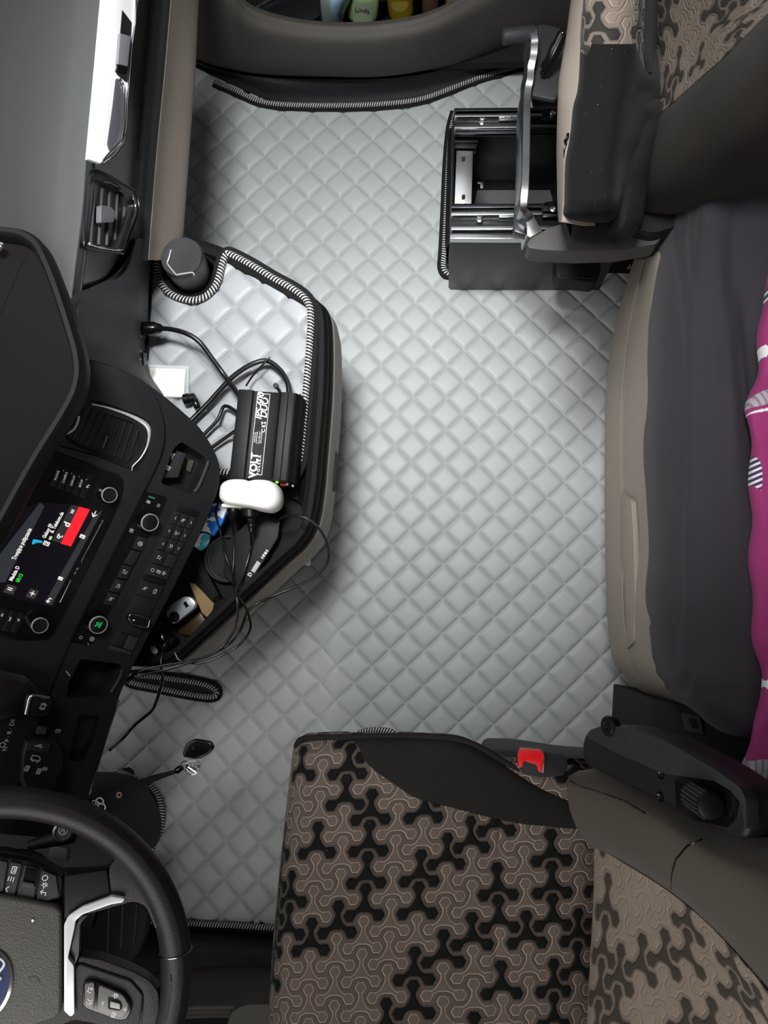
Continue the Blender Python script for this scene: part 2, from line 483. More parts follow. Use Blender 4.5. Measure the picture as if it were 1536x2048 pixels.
# ================================================================== THE CAB SHELL
WALLM = grain('grey_cab_lining', '#6b6864', 0.7); GLASS = Mat('window_glass', '#ffffff', 0.02)
_nt = GLASS.nt; _t = _nt.nodes.new('ShaderNodeBsdfTransparent'); _g = _nt.nodes.new('ShaderNodeBsdfGlossy'); _g.inputs['Roughness'].default_value = 0.02
_mx = _nt.nodes.new('ShaderNodeMixShader'); _mx.inputs[0].default_value = 0.06
_t.inputs[0].default_value = (0.97, 0.98, 0.98, 1)
_nt.links.new(_t.outputs[0], _mx.inputs[1]); _nt.links.new(_g.outputs[0], _mx.inputs[2]); _nt.links.new(_mx.outputs[0], _nt.nodes['Material Output'].inputs[0]); GLASS = GLASS.m
def bxw(bm, x0, x1, y0, y1, z0, z1): return box_bm(T((x0 + x1) / 2, (y0 + y1) / 2, (z0 + z1) / 2), x1 - x0, y1 - y0, z1 - z0, bm)
def struct(name, bm, mat, parent=None):
    o = link(name, me_of(bm, name), mat, parent); 
    if parent is None: o['kind'] = 'structure'
    return o
X0, X1, Y0, Y1, ZC = -1.26, 1.12, -1.02, 1.44, 2.16
bm = bmesh.new(); bxw(bm, X0, X1, Y0, Y1, -0.06, -0.022); struct('floor', bm, plain('rubber_floor', '#1c1c1d', 0.7))
bm = bmesh.new(); hx0, hx1, hy0, hy1 = -0.43, 0.13, 0.12, 0.72
bxw(bm, X0, hx0, Y0, Y1, ZC, ZC + .04); bxw(bm, hx1, X1, Y0, Y1, ZC, ZC + .04); bxw(bm, hx0, hx1, Y0, hy0, ZC, ZC + .04); bxw(bm, hx0, hx1, hy1, Y1, ZC, ZC + .04)
struct('ceiling', bm, plain('light_headliner', '#b5b0a8', 0.9))
def holed_wall(axis, c0, c1, a0, a1, w0, w1, z0, z1):
    bm = bmesh.new()
    f = (lambda p, q, z_0, z_1: bxw(bm, c0, c1, p, q, z_0, z_1)) if axis == 'x' else (lambda p, q, z_0, z_1: bxw(bm, p, q, c0, c1, z_0, z_1))
    f(a0, w0, -.06, ZC); f(w1, a1, -.06, ZC); f(w0, w1, -.06, z0); f(w0, w1, z1, ZC); return bm
struct('wall_front', holed_wall('x', X0 - .04, X0, Y0, Y1, -0.75, 1.25, 1.12, 1.98), WALLM)
bm = bmesh.new(); bxw(bm, X1, X1 + .04, Y0, Y1, -.06, ZC); struct('wall_rear', bm, WALLM)
struct('wall_right', holed_wall('y', Y1, Y1 + .04, X0, X1, -0.80, 0.20, 1.12, 1.85), WALLM)
struct('wall_left', holed_wall('y', Y0 - .04, Y0, X0, X1, -0.80, 0.20, 1.12, 1.85), WALLM)
def window(n, bm): o = struct('window_%d' % n, bm, GLASS); return o
bm = bmesh.new(); bxw(bm, X0 - .024, X0 - .018, -0.75, 1.25, 1.12, 1.98); window(1, bm)
bm = bmesh.new(); bxw(bm, -0.80, 0.20, Y1 + .018, Y1 + .024, 1.12, 1.85); window(2, bm)
bm = bmesh.new(); bxw(bm, -0.80, 0.20, Y0 - .024, Y0 - .018, 1.12, 1.85); window(3, bm)
bm = bmesh.new(); bxw(bm, hx0, hx1, hy0, hy1, ZC + .015, ZC + .021); window(4, bm)

# ================================================================== QUILTED FLOOR MAT
mat_root = empty('quilted_floor_mat', (0.0, 0.3, 0.0), 'pale grey diamond-quilted vinyl mat covering the whole cab floor', 'floor mat')
def seat_hole(): return A3([(903, 262), (893, 400), (886, 548), (1300, 536), (1300, 222), (903, 226)], 0)
def inside(x, y, poly):
    c = np.zeros(x.shape, bool); n = len(poly)
    for i in range(n):
        x1, y1, x2, y2 = poly[i].x, poly[i].y, poly[(i + 1) % n].x, poly[(i + 1) % n].y
        m_ = ((y1 > y) != (y2 > y)); xi = (x2 - x1) * (y - y1) / (y2 - y1 + 1e-12) + x1; c ^= m_ & (x < xi)
    return c
def quilt_mesh(name, poly, holes, z, ox, oy, U, depth, step, und=None):
    xs = [p.x for p in poly]; ys = [p.y for p in poly]; tt = np.array([0, .01, .035, .075, .14, .24, .5, .76, .86, .925, .965, .99])
    def rng(lo, hi):
        lo, hi = int(np.floor(lo)), int(np.ceil(hi)); return np.concatenate([[i + t for t in tt] for i in range(lo, hi)] + [[hi]])
    ca = [((x - ox) + (y - oy)) / U for x in (min(xs), max(xs)) for y in (min(ys), max(ys))]; cb = [((x - ox) - (y - oy)) / U for x in (min(xs), max(xs)) for y in (min(ys), max(ys))]
    Aa, Bb = np.meshgrid(rng(min(ca), max(ca)), rng(min(cb), max(cb))); X = ox + U * (Aa + Bb) / 2; Y = oy + U * (Aa - Bb) / 2
    Z = z + quilt_height(X, Y, ox, oy, U, depth) * (fade(X, Y) if und else 1)
    if und: Z = Z + und(X, Y)
    idx = np.arange(X.size).reshape(X.shape)
    q = np.stack([idx[:-1, :-1], idx[:-1, 1:], idx[1:, 1:], idx[1:, :-1]], -1).reshape(-1, 4)
    cx = ((X[:-1, :-1] + X[1:, 1:]) / 2).ravel(); cy = ((Y[:-1, :-1] + Y[1:, 1:]) / 2).ravel()
    keep = inside(cx, cy, poly)
    for h in holes: keep &= ~inside(cx, cy, h)
    q = q[keep]; used = np.zeros(X.size, bool); used[q.ravel()] = True; new = np.cumsum(used) - 1
    V = np.stack([X, Y, Z], -1).reshape(-1, 3)[used]; q = new[q]; n = len(V)
    B = V.copy(); B[:, 2] = z - 0.012
    # rim edges
    e = np.concatenate([q[:, [0, 1]], q[:, [1, 2]], q[:, [2, 3]], q[:, [3, 0]]]); key = np.sort(e, 1)
    code = key[:, 0] * n + key[:, 1]; u, inv, cnt = np.unique(code, return_inverse=True, return_counts=True)
    eb = e[cnt[inv] == 1]
    sides = np.stack([eb[:, 1], eb[:, 0], eb[:, 0] + n, eb[:, 1] + n], 1)
    Fc = np.concatenate([q, q[:, ::-1] + n, sides]); VV = np.concatenate([V, B])
    me = bpy.data.meshes.new(name); me.vertices.add(len(VV)); me.vertices.foreach_set('co', VV.astype(np.float32).ravel())
    me.loops.add(Fc.size); me.loops.foreach_set('vertex_index', Fc.astype(np.int32).ravel())
    me.polygons.add(len(Fc)); me.polygons.foreach_set('loop_start', np.arange(0, Fc.size, 4, dtype=np.int32))
    try: me.polygons.foreach_set('loop_total', np.full(len(Fc), 4, dtype=np.int32))
    except Exception: pass
    me.update(calc_edges=True); me.validate(); return me
floor_poly = A3([(150, 60), (395, 120), (470, 170), (500, 188), (560, 208), (700, 208), (790, 203), (850, 193), (912, 170), (960, 153), (1040, 128), (1180, 90), (1300, 60), (1440, 300), (1440, 1480), (1350, 1560), (1200, 1850), (380, 1850), (150, 1850), (100, 1700), (0, 1300), (40, 700)], 0)
_c1, _c2 = at(672, 1180, 0), at(655, 1470, 0)
def fade(X, Y):
    cx = _c2.x + (_c1.x - _c2.x) * (Y - _c2.y) / (_c1.y - _c2.y); k = np.clip((_c1.y + .06 - Y) / 0.1, 0, 1)
    return 1 - 0.65 * np.exp(-((X - cx) / 0.035) ** 2) * k
def und(X, Y):
    # the crease where two pieces of the mat meet, and soft lift near the console
    cx = _c2.x + (_c1.x - _c2.x) * (Y - _c2.y) / (_c1.y - _c2.y); k = np.clip((_c1.y + .06 - Y) / 0.1, 0, 1)
    return 0.004 * np.exp(-((X - cx) / 0.02) ** 2) * k + 0.0015 * np.sin(X * 9 + Y * 5)
me = quilt_mesh('quilted_panel', floor_poly, [seat_hole()], 0.0, 0.07714, 0.56807, 0.076, 0.0062, 0.0038, und)
link('quilted_panel', me, VINYL, mat_root, None)
def rope(name, px, z, parent, r=0.006, closed=False, off=0.0, bind=True, side=1, bw=0.009):
    P = smoothp([Vector((p.x, p.y, p.z + r * 0.6)) for p in A3(px, z)], 6, closed)
    o = link(name, tube_mesh(P, r, 8, closed, flat=1.0), ROPE, parent, None)
    if bind:
        Q = []
        for i, p in enumerate(P):
            a = P[i - 1] if (i or closed) else P[0]; b = P[(i + 1) % len(P)] if (i < len(P) - 1 or closed) else P[-1]
            t = (b - a); nn = Vector((-t.y, t.x, 0)).normalized() * side * bw; Q.append(p + nn - Vector((0, 0, r * 0.3)))
        link('edge_binding', tube_mesh(Q, bw * 0.62, 8, closed, flat=0.55, up=(0, 0, 1)), GRID, parent, None)
    return o
rope('rope_trim', [(430, 165), (470, 182), (520, 204), (580, 212), (700, 213), (790, 208), (850, 198), (912, 175), (960, 157), (1040, 134), (1130, 106)], 0.0, mat_root, 0.006, side=-1)
rope('rope_trim', [(912, 225), (903, 262), (897, 330), (893, 420), (889, 500), (887, 535), (896, 548), (915, 547), (960, 540), (1040, 535), (1120, 534), (1200, 535), (1290, 536)], 0.0, mat_root, 0.0065, side=-1)
rope('rope_trim', [(60, 1830), (400, 1846), (470, 1849), (560, 1855), (700, 1862)], 0.0, mat_root, 0.006, side=-1)
rope('rope_trim', [(712, 1476), (722, 1464), (750, 1459), (780, 1462), (800, 1474)], 0.0, mat_root, 0.006, side=-1)
rope('rope_trim', [(1080, 1500), (1120, 1505), (1160, 1510), (1200, 1520)], 0.0, mat_root, 0.006, side=-1)
# the tongue-shaped slot by the console and the round pedal cut-out; uncut, black insets paint their dark insides
slot = [(262, 1352), (300, 1352), (350, 1358), (400, 1366), (428, 1376), (434, 1388), (420, 1393), (380, 1388), (320, 1376), (262, 1364)]
rope('rope_trim', slot, 0.004, mat_root, 0.0062, closed=True, side=1, bw=0.008)
prism('slot_dark', A3([(262, 1350), (350, 1356), (420, 1374), (432, 1388), (380, 1386), (262, 1366)], 0.006), (0, 0, -0.008), PITCH, mat_root)
rope('rope_trim', [(236, 1540), (270, 1556), (300, 1570), (318, 1592), (326, 1625), (322, 1660), (308, 1690), (290, 1720), (250, 1760)], 0.004, mat_root, 0.0062, side=-1)
prism('pedal_opening_dark', smoothp(A3([(236, 1540), (270, 1556), (302, 1572), (322, 1625), (308, 1690), (250, 1760), (120, 1790), (60, 1650)], 0.006), 4), (0, 0, -0.008), PITCH, mat_root)

# ================================================================== DOORS
DOORM = grain('dark_taupe_door_card', '#4b4744', 0.6, 700); SILL = grain('black_ribbed_sill', '#1a1b1d', 0.55)
def off(p, dx, dy, dz): return Vector((p[0] + dx, p[1] + dy, p[2] + dz))
d1 = empty('door_1', (0.0, 1.25, 0.0), 'passenger door with bottles in its curved lower pocket', 'door'); d1['kind'] = 'structure'; del d1['category']
bot = [(300, 70), (392, 118), (450, 136), (520, 148), (600, 152), (700, 153), (790, 150), (870, 137), (960, 116), (1060, 85), (1200, 45)]
cre = [(300, -150), (385, -75), (462, -12), (500, 30), (590, 57), (700, 65), (800, 57), (870, 38), (940, 0), (1040, -60), (1200, -150)]
B0 = A3(bot, 0.05); C0 = A3(cre, 0.25)
mid = [B0[i].lerp(C0[i], 0.5) + Vector((0, -0.022, 0.0)) for i in range(len(B0))]
q1 = [B0[i].lerp(C0[i], 0.12) + Vector((0, -0.010, 0.0)) for i in range(len(B0))]
q3 = [B0[i].lerp(C0[i], 0.86) + Vector((0, -0.020, 0.006)) for i in range(len(B0))]
C1 = [off(c, 0, .014, .004) for c in C0]; C2 = [off(c, 0, .024, -.02) for c in C0]; C3 = [off(c, 0, .03, -.17) for c in C0]
patch('door_card', [B0, q1, mid, q3, C0, C1, C2, C3], DOORM, d1, 90, 60, (0, 0.012, -0.01))
S0 = A3([(300, 90), (395, 136), (470, 172), (540, 200), (600, 207), (700, 207), (790, 200), (860, 188), (930, 168), (1040, 128), (1200, 80)], 0.004)
S1 = [off(p, 0, .012, .012) for p in S0]; S2 = [off(p, 0, -.0, .0) for p in A3([(q[0], q[1] + 6) for q in bot], 0.045)]
patch('door_sill', [S0, S1, [a.lerp(b, .5) + Vector((0, 0, .006)) for a, b in zip(S1, S2)], S2], SILL, d1, 90, 24, (0, 0.01, -0.02))
box('pocket_floor', T(-0.05, 1.335, 0.055), (0.75, 0.11, 0.02), PITCH, d1)
box('door_lining', T(-0.3, 1.41, 0.62), (1.4, 0.03, 1.0), DOORM, d1, 0.01)
# the driver's door, mostly hidden behind the seat and the steering wheel
d2 = empty('door_2', (-0.3, -0.78, 0.0), 'driver door seen below the steering wheel', 'door'); d2['kind'] = 'structure'; del d2['category']
B0 = A3([(100, 1960), (300, 1945), (380, 1938), (460, 1934), (540, 1936), (700, 1945), (900, 1960)], 0.07)
C0 = A3([(100, 2030), (300, 2015), (380, 2008), (460, 2006), (540, 2008), (700, 2016), (900, 2030)], 0.24)
mid = [a.lerp(b, .5) + Vector((0, .010, 0)) for a, b in zip(B0, C0)]
C1 = [off(c, 0, -.012, .002) for c in C0]; C2 = [off(c, 0, -.022, -.02) for c in C0]; C3 = [off(c, 0, -.03, -.16) for c in C0]
patch('door_card', [B0, mid, C0, C1, C2, C3], DOORM, d2, 60, 40, (0, -0.012, -0.01))
S0 = A3([(100, 1862), (300, 1858), (400, 1860), (470, 1866), (560, 1875), (700, 1885), (900, 1895)], 0.004)
S1 = [off(p, 0, -.004, .03) for p in S0]; S2 = A3([(100, 1962), (300, 1947), (380, 1940), (460, 1936), (540, 1938), (700, 1947), (900, 1962)], 0.06)
patch('door_sill', [S0, S1, [a.lerp(b, .5) for a, b in zip(S1, S2)], S2], SILL, d2, 60, 24, (0, -0.01, -0.02))
box('pocket_floor', T(-0.30, -0.83, 0.055), (0.8, 0.14, 0.02), PITCH, d2)
box('door_lining', T(-0.3, -0.985, 0.62), (1.4, 0.03, 1.0), DOORM, d2, 0.01)
prism('armrest_moulding', roundp(A3([(452, 2048), (462, 2022), (490, 2008), (640, 2006), (700, 2200), (440, 2200)], 0.30), .03), (0, 0, -0.05), DOORM, d2, 0.008)

# ================================================================== BUNK
BUNKM = grain('warm_taupe_bunk_plastic', '#94897f', 0.5, var=0.04)
bunk = empty('bunk_base', (0.6, 0.25, 0.0), 'taupe moulded bunk base with rounded corner along the rear of the cab', 'bunk')
rows = []
for (y, xs, xb) in [(470, 1285, 1325), (505, 1274, 1303), (540, 1262, 1299), (620, 1240, 1290), (700, 1222, 1287), (800, 1213, 1281), (900, 1211, 1279), (1000, 1211, 1286), (1100, 1212, 1291), (1200, 1214, 1284), (1270, 1219, 1292)]:
    rows.append([at(xs + 10, y, -0.01), at(xs + 3, y, 0.08), at(xs, y, 0.14), at(xs + 8 + (xb - xs) * .3, y, 0.235), at(xs + 12 + (xb - xs) * .36, y, 0.245), at(xb, y, 0.33), at(xb + 22, y, 0.38), at(xb + 60, y, 0.39), at(xb + 300, y, .39)])
for (xy, xb) in [((1228, 1318), (1306, 1330)), ((1262, 1366), (1326, 1368)), ((1310, 1398), (1352, 1392)), ((1380, 1430), (1400, 1420))]:
    a, b = xy, xb
    rows.append([at(a[0] + 14, a[1] - 14, -0.01), at(a[0] + 6, a[1] - 5, 0.08), at(a[0], a[1], 0.14), at(a[0] + (b[0] - a[0]) * .4, a[1] + (b[1] - a[1]) * .4 , .235), at(a[0] + (b[0] - a[0]) * .5, a[1] + (b[1] - a[1]) * .45, .245), at(b[0], b[1], .33), at(b[0] + 14, b[1] - 8, .335), at(b[0] + 40, b[1] - 18, .33), at(1700, b[1] - 20, .33)])
patch('base_shell', rows, BUNKM, bunk, 60, 90, (0.02, 0, -0.004))
# grab recess and lid lines pressed in the shell
LID = Plane(at(1250, 1000, .25), at(1262, 1240, .25), at(1286, 1100, .33))
prism('lid_panel', roundp(LID.pts([(1241, 985), (1262, 1000), (1266, 1060), (1270, 1200), (1266, 1285), (1252, 1300), (1244, 1240), (1240, 1100)], 0.007), 0.01), LID.n * -0.01, BUNKM, bunk, 0.002)
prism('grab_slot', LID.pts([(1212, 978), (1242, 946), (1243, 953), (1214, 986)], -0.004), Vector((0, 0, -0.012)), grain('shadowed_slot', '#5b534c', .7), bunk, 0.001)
prism('dark_end_panel', A3([(1305, 1398), (1420, 1420), (1600, 1440), (1600, 1560), (1300, 1530)], 0.30), (0, 0, -0.30), grain('dark_end', '#1e1c1c', .7), bunk, 0.005)
prism('socket_plate', roundp(A3([(1362, 1425), (1400, 1432), (1408, 1470), (1372, 1462)], 0.306), .004), (0, 0, -0.006), DGREY, bunk, 0.001)
prism('socket_opening', A3([(1376, 1436), (1390, 1438), (1398, 1458), (1384, 1456)], 0.3075), (0, 0, -0.006), PITCH, bunk, 0.0005)

SHEET = Mat('charcoal_jersey_sheet', '#464249', 0.85, spec=0.2); _n = SHEET.noise(7, 4); _w = SHEET.noise(900, 2)
_c = lin('#38343a'); SHEET.color(SHEET.mix(_n, tuple(x * .85 for x in _c[:3]), tuple(x * 1.15 for x in _c[:3])))
SHEET.bump(_w, .0005, .5); SHEET.b.inputs['Sheen Weight'].default_value = .1; SHEET = SHEET.m
mt = empty('mattress', (0.62, 0.25, 0.36), 'bunk mattress under a stretched charcoal jersey sheet', 'mattress')
def shrow(y, xb, dz=0.0, sk=0):
    return [at(xb + 2, y, 0.325 + dz), at(xb + 12, y + sk * .2, .365 + dz), at(xb + 40, y + sk * .4, .425 + dz), at(xb + 95, y + sk * .7, .485 + dz), at(xb + 160, y + sk, .51 + dz), at(xb + 250, y + sk, .515 + dz), at(xb + 400, y + sk, .515 + dz), at(xb + 620, y, .51 + dz)]
rows = [A3([(1345, 475, .25), (1380, 425, .25), (1430, 385, .27), (1480, 355, .3), (1536, 335, .33), (1640, 300, .35), (1760, 290, .35), (1900, 285, .35)]),
        A3([(1304, 510, .30), (1328, 462, .37), (1372, 408, .44), (1430, 362, .485), (1500, 330, .50), (1600, 292, .51), (1760, 270, .51), (1900, 260, .51)]),
        A3([(1299, 545, .32), (1315, 520, .365), (1350, 495, .43), (1410, 465, .49), (1470, 440, .512), (1560, 420, .515), (1700, 400, .515), (1900, 380, .51)]),
        shrow(620, 1290), shrow(700, 1287), shrow(800, 1282), shrow(900, 1279), shrow(1000, 1286), shrow(1100, 1291), shrow(1200, 1284), shrow(1290, 1296),
        A3([(1308, 1330, .325), (1322, 1338, .365), (1350, 1350, .43), (1400, 1368, .485), (1470, 1380, .51), (1560, 1390, .515), (1700, 1400, .515), (1900, 1400, .51)]),
        A3([(1340, 1385, .315), (1352, 1396, .35), (1376, 1412, .40), (1420, 1440, .45), (1490, 1465, .48), (1560, 1480, .49), (1700, 1500, .49), (1900, 1500, .49)]),
        A3([(1356, 1388, .27), (1372, 1400, .28), (1400, 1420, .30), (1440, 1450, .30), (1500, 1480, .30), (1560, 1500, .30), (1700, 1520, .30), (1900, 1520, .30)])]
def folds(S, UV):
    x, y = S[..., 0], S[..., 1]
    d = 0.0035 * np.exp(-((x - 0.372 - 0.012 * np.sin(y * 3)) / 0.005) ** 2) + 0.0025 * np.exp(-((x - 0.392 + 0.01 * np.cos(y * 3.3)) / 0.004) ** 2)
    for (x0, y0, ln, w, a, s) in [(.47, .36, .17, .016, -.013, -.06), (.43, .40, .20, .014, .008, -.03), (.50, .1, .25, .02, -.009, -.10), (.45, -.02, .2, .02, .006, .05), (.52, .45, .2, .02, .009, -.05), (.41, .62, .12, .012, .007, .10), (.445, .58, .14, .014, -.006, .12), (.52, -.12, .1, .015, -.008, .2)]:
        d += 1.5 * a * np.exp(-((x - x0 - s * (y - y0)) / w) ** 2) * np.exp(-((y - y0) / ln) ** 2)
    return d
patch('jersey_sheet', rows, SHEET, mt, 130, 200, (0.03, 0, -0.05), disp=folds)
# ---- duvet
DV = Mat('magenta_leaf_print_cotton', '#a8457f', 0.85, spec=0.2); ox, oy, _ = DV.uv('Object'); nn = DV.noise(6, 3)
c0 = lin('#a03a74'); col = DV.mix(nn, tuple(x * .8 for x in c0[:3]), tuple(x * 1.2 for x in c0[:3]))
def lens(px, py, px2, py2, w, kind, z=0.56):
    global col
    a, b = at(px, py, z), at(px2, py2, z); c = (a + b) / 2; L = (b - a).length / 2; t = (b - a).normalized()
    u = (ox - c.x) * t.x + (oy - c.y) * t.y; v = (oy - c.y) * t.x - (ox - c.x) * t.y
    q = u * (1 / L); d = v.abs() - (1 - q * q) * w
    ins = 1 - d.step(-0.0008, 0.0008)
    st = ((u * 130) + (v * (60 if kind != 2 else 0)).sin() * 0.35).fract().gt(0.45 if kind == 0 else 0.62)
    body = DV.mix(st, '#f2edf0' if kind != 2 else '#b9adb9', '#4a3f63' if kind != 2 else '#8f8592')
    if kind == 1: body = DV.mix(st * (1 - ((v.abs()).lt(w * .75))), '#f2edf0', '#8a3a6a')
    col = DV.mix(ins, col, body)
lens(1486, 878, 1520, 982, .011, 0); lens(1500, 698, 1575, 705, .009, 1); lens(1488, 812, 1560, 785, .010, 2); lens(1484, 1532, 1580, 1550, .016, 2); lens(1512, 1362, 1560, 1376, .006, 1); lens(1530, 560, 1590, 640, .012, 0); lens(1500, 1605, 1570, 1600, .002, 1); lens(1494, 826, 1560, 818, .0022, 1)
DV.color(col); DV.bump(DV.noise(600, 2), .0005, .5); DV.b.inputs['Sheen Weight'].default_value = .06; DV = DV.m
dv = []
for (y, x) in [(520, 1560), (600, 1531), (690, 1518), (740, 1512), (790, 1496), (820, 1491), (850, 1493), (905, 1496), (960, 1499), (1050, 1501), (1130, 1503), (1210, 1505), (1280, 1510), (1335, 1520), (1370, 1519), (1420, 1514), (1470, 1502), (1515, 1484), (1545, 1475), (1580, 1484), (1615, 1500), (1650, 1528), (1690, 1570)]:
    w_ = 3 * math.sin(y * .09)
    dv.append([at(x + 14, y, .50), at(x + 3, y, .515), at(x + w_ * .3, y, .535), at(x + 10, y, .556), at(x + 35, y, .568 + .004 * math.sin(y * .05)), at(x + 90, y, .575), at(x + 200, y, .575), at(x + 380, y, .57)])
def puck(S, UV):
    x, y = S[..., 0], S[..., 1]
    return 0.003 * np.sin(y * 55 + x * 20) * np.exp(-((UV[..., 0] - .05) / .05) ** 2) + .006 * np.sin(y * 13 + 1) * np.sin(x * 15)
o = patch('duvet', dv, DV, None, 50, 200, (0.03, 0, -0.02), disp=puck)
tag(o, 'magenta duvet with white and indigo leaf print lying on the bunk mattress', 'duvet')
# ================================================================== ENGINE-TUNNEL CONSOLE TABLE
con = empty('engine_tunnel_console', (-0.45, 0.25, 0.0), 'moulded console table with black rim and taupe sides jutting out of the dashboard', 'console')
rim_px = [(250, 470), (345, 470), (385, 473), (430, 484), (480, 506), (560, 550), (625, 588), (650, 612), (657, 645), (658, 720), (655, 800), (647, 900), (640, 980), (628, 1045), (604, 1088), (556, 1132), (480, 1204), (400, 1278), (352, 1320), (310, 1332), (250, 1332)]
def corner(pts, n=4): return smoothp(pts, n, True)
def ringz(z, grow, dz=0):
    P = [at(x, y, 0.42) for x, y in rim_px]; P = smoothp(P, 4, False); out = []
    for i, p in enumerate(P):
        a = P[max(i - 1, 0)]; b = P[min(i + 1, len(P) - 1)]; t = (b - a).normalized(); nn = Vector((-t.y, t.x, 0))
        if nn.x < -0.3 and 0: nn = -nn
        out.append(Vector((p.x, p.y, z)) + nn * grow)
    out.append(Vector((-0.74, out[-1].y, z))); out.insert(0, Vector((-0.74, out[0].y, z)))
    return out
CBE = grain('taupe_console_side', '#8d857c', 0.5, var=0.04)
loft('console_body', [ringz(-0.012, -0.045), ringz(0.08, -0.035), ringz(0.20, -0.012), ringz(0.28, 0.004), ringz(0.34, 0.007), ringz(0.372, 0.003), ringz(0.376, -0.004)], CBE, con, True, 35)
def rimprof(): return [ringz(0.374, -0.006), ringz(0.376, 0.0015), ringz(0.392, 0.002), ringz(0.396, -0.002), ringz(0.399, -0.0045), ringz(0.403, -0.002), ringz(0.416, -0.003), ringz(0.424, -0.008), ringz(0.426, -0.016), ringz(0.422, -0.026), ringz(0.405, -0.031), ringz(0.398, -0.04)]
CTOP = grain('black_console_top', '#131314', .55, spec=.12)
top = loft('console_top', rimprof(), CTOP, con, True, 40)
# deep storage tray, cup ring and front pocket carved out of the top
TR = HP(0.40)
tray_px = [(424, 985), (470, 975), (560, 985), (602, 1003), (612, 1040), (598, 1078), (552, 1120), (476, 1188), (444, 1204), (405, 1130), (392, 1080)]
def cutter(px, z1, depth, r=0.012):
    P = roundp([Vector((p.x, p.y, z1 + .05)) for p in A3(px, z1)], r); return prism_bm(P, (0, 0, -depth - .05))
carve(top, cutter(tray_px, 0.40, 0.022)); carve(top, cutter([(330, 1130), (376, 1096), (392, 1140), (424, 1196), (438, 1216), (400, 1262), (345, 1306), (280, 1312), (270, 1250)], 0.40, 0.022))
# table mat
cmat = empty('quilted_console_mat', (-0.36, 0.48, 0.40), 'silver quilted vinyl mat with striped rope edge lying on the console table', 'mat')
cm_px = [(296, 506), (306, 505), (312, 512), (318, 560), (330, 580), (352, 596), (380, 601), (410, 595), (432, 572), (446, 535), (452, 515), (462, 514), (520, 545), (590, 584), (616, 606), (622, 632), (618, 700), (611, 790), (603, 880), (598, 925), (590, 948), (430, 944), (300, 944), (180, 940), (180, 700), (292, 640)]
cpoly = A3(cm_px, 0.412); _a = at(424.7, 654.8, 0.42)
me = quilt_mesh('quilted_panel', smoothp(cpoly, 3), [], 0.420, _a.x, _a.y, 0.0765, 0.0068, 0.002)
link('quilted_panel', me, VINYL2, cmat, None)
rope('rope_trim', [(299, 500), (308, 499), (313, 510), (318, 545), (324, 568), (338, 586), (358, 597), (384, 602), (410, 596), (430, 577), (440, 553), (447, 526), (453, 512), (462, 511), (500, 530), (545, 557), (590, 582), (614, 603), (622, 630), (620, 690), (613, 780), (606, 860), (600, 915), (592, 938), (584, 946)], 0.421, cmat, 0.0062, side=1, bw=0.009)
rope('rope_trim', [(590, 946), (530, 946), (470, 945), (410, 944), (350, 943)], 0.421, cmat, 0.006, side=1, bw=0.008)
rope('rope_trim', [(300, 504), (296, 560), (292, 610), (289, 660), (286, 720)], 0.424, cmat, 0.0045, side=1, bw=0.006)
# side drawer line, release tab and screw marks on the taupe side
SP = Plane(at(687, 700, .30), at(680, 860, .30), at(690, 780, .12))
for pts, nm in [([(659, 878), (664, 890), (669, 905), (668, 935), (664, 972), (668, 977), (672, 945), (672, 902)], 'flap_gap'), ([(640, 966), (666, 975), (665, 979), (640, 971)], 'flap_gap')]:
    prism(nm, [at(x, y, 0.33) for x, y in pts], (0, 0, -0.03), PITCH, con, 0)

# ---- round lidded pot in the corner of the table
pot = empty('lidded_pot', tuple(at(385, 545, .40)), 'black round lidded cup with a thin chrome line, in the corner notch of the console', 'cup')
c = at(388, 556, 0.405); ct = at(372, 520, 0.50)
ax = (ct - c); 
rings = []
for t, r in [(0, .031), (.06, .0335), (.5, .035), (.86, .0365), (.95, .0365), (1.0, .0345), (1.0, .030), (.985, .012)]:
    cc = c + Vector((0, 0, 1)) * (ax.z * t) + Vector((ax.x, ax.y, 0)) * t * .55
    rings.append([cc + Vector((math.cos(a) * r, math.sin(a) * r, 0)) for a in [2 * PI * i / 40 for i in range(40)]])
loft('pot_body', rings, plain('soft_charcoal_plastic', '#29292b', .42), pot, True, 50)
zt = 0.5005
tube('chrome_line', A3([(342, 500), (337, 520), (335, 528), (352, 549), (357, 549), (385, 545), (388, 551)], zt + .001), 0.0016, SILVER, pot, 6, smooth=2)
bm = lathe_bm([(.046, 0), (.046, .004), (.042, .006), (.039, .002), (.039, 0)], T(*at(389, 556, .412)), 40); link('socket_ring', me_of(bm), SATIN, pot)

# ---- power inverter
INVM = Mat('black_anodised_aluminium', '#0f1010', 0.5, 0.2, .3); INVM.bump(INVM.noise(800, 2), .0002, .4); INVM = INVM.m
inv = empty('power_inverter', tuple(at(530, 870, .42)), 'black finned power inverter box with white printed label on the console mat', 'inverter')
IP = HP(0.485)
tl, tr, br, bl = IP.pts([(476, 778), (601, 786), (584, 962), (457, 954)])
def lerp4(u, v): return (tl.lerp(tr, u)).lerp(bl.lerp(br, u), v)
secs = [(0.0, -.058), (0.0, -.004), (.02, -.001), (.10, 0), (.235, 0), (.255, -.0045), (.30, -.0055), (.62, -.0055), (.665, -.004), (.70, 0), (.80, .0), (.82, -.0015), (.90, -.0015), (.93, -.003), (.985, -.012), (1.0, -.022), (1.0, -.058)]
A_, B_ = [], []
for u, h in secs:
    A_.append(lerp4(u, 0) + Vector((0, 0, h))); B_.append(lerp4(u, 1) + Vector((0, 0, h)))
loft('housing', [A_, B_], INVM, inv, True, 20, bev=0.0006)
LP = HP(0.4797 - .0)
def lab(u, v): return Vector((*((tl.lerp(tr, u)).lerp(bl.lerp(br, u), v)).xy, 0.4797))
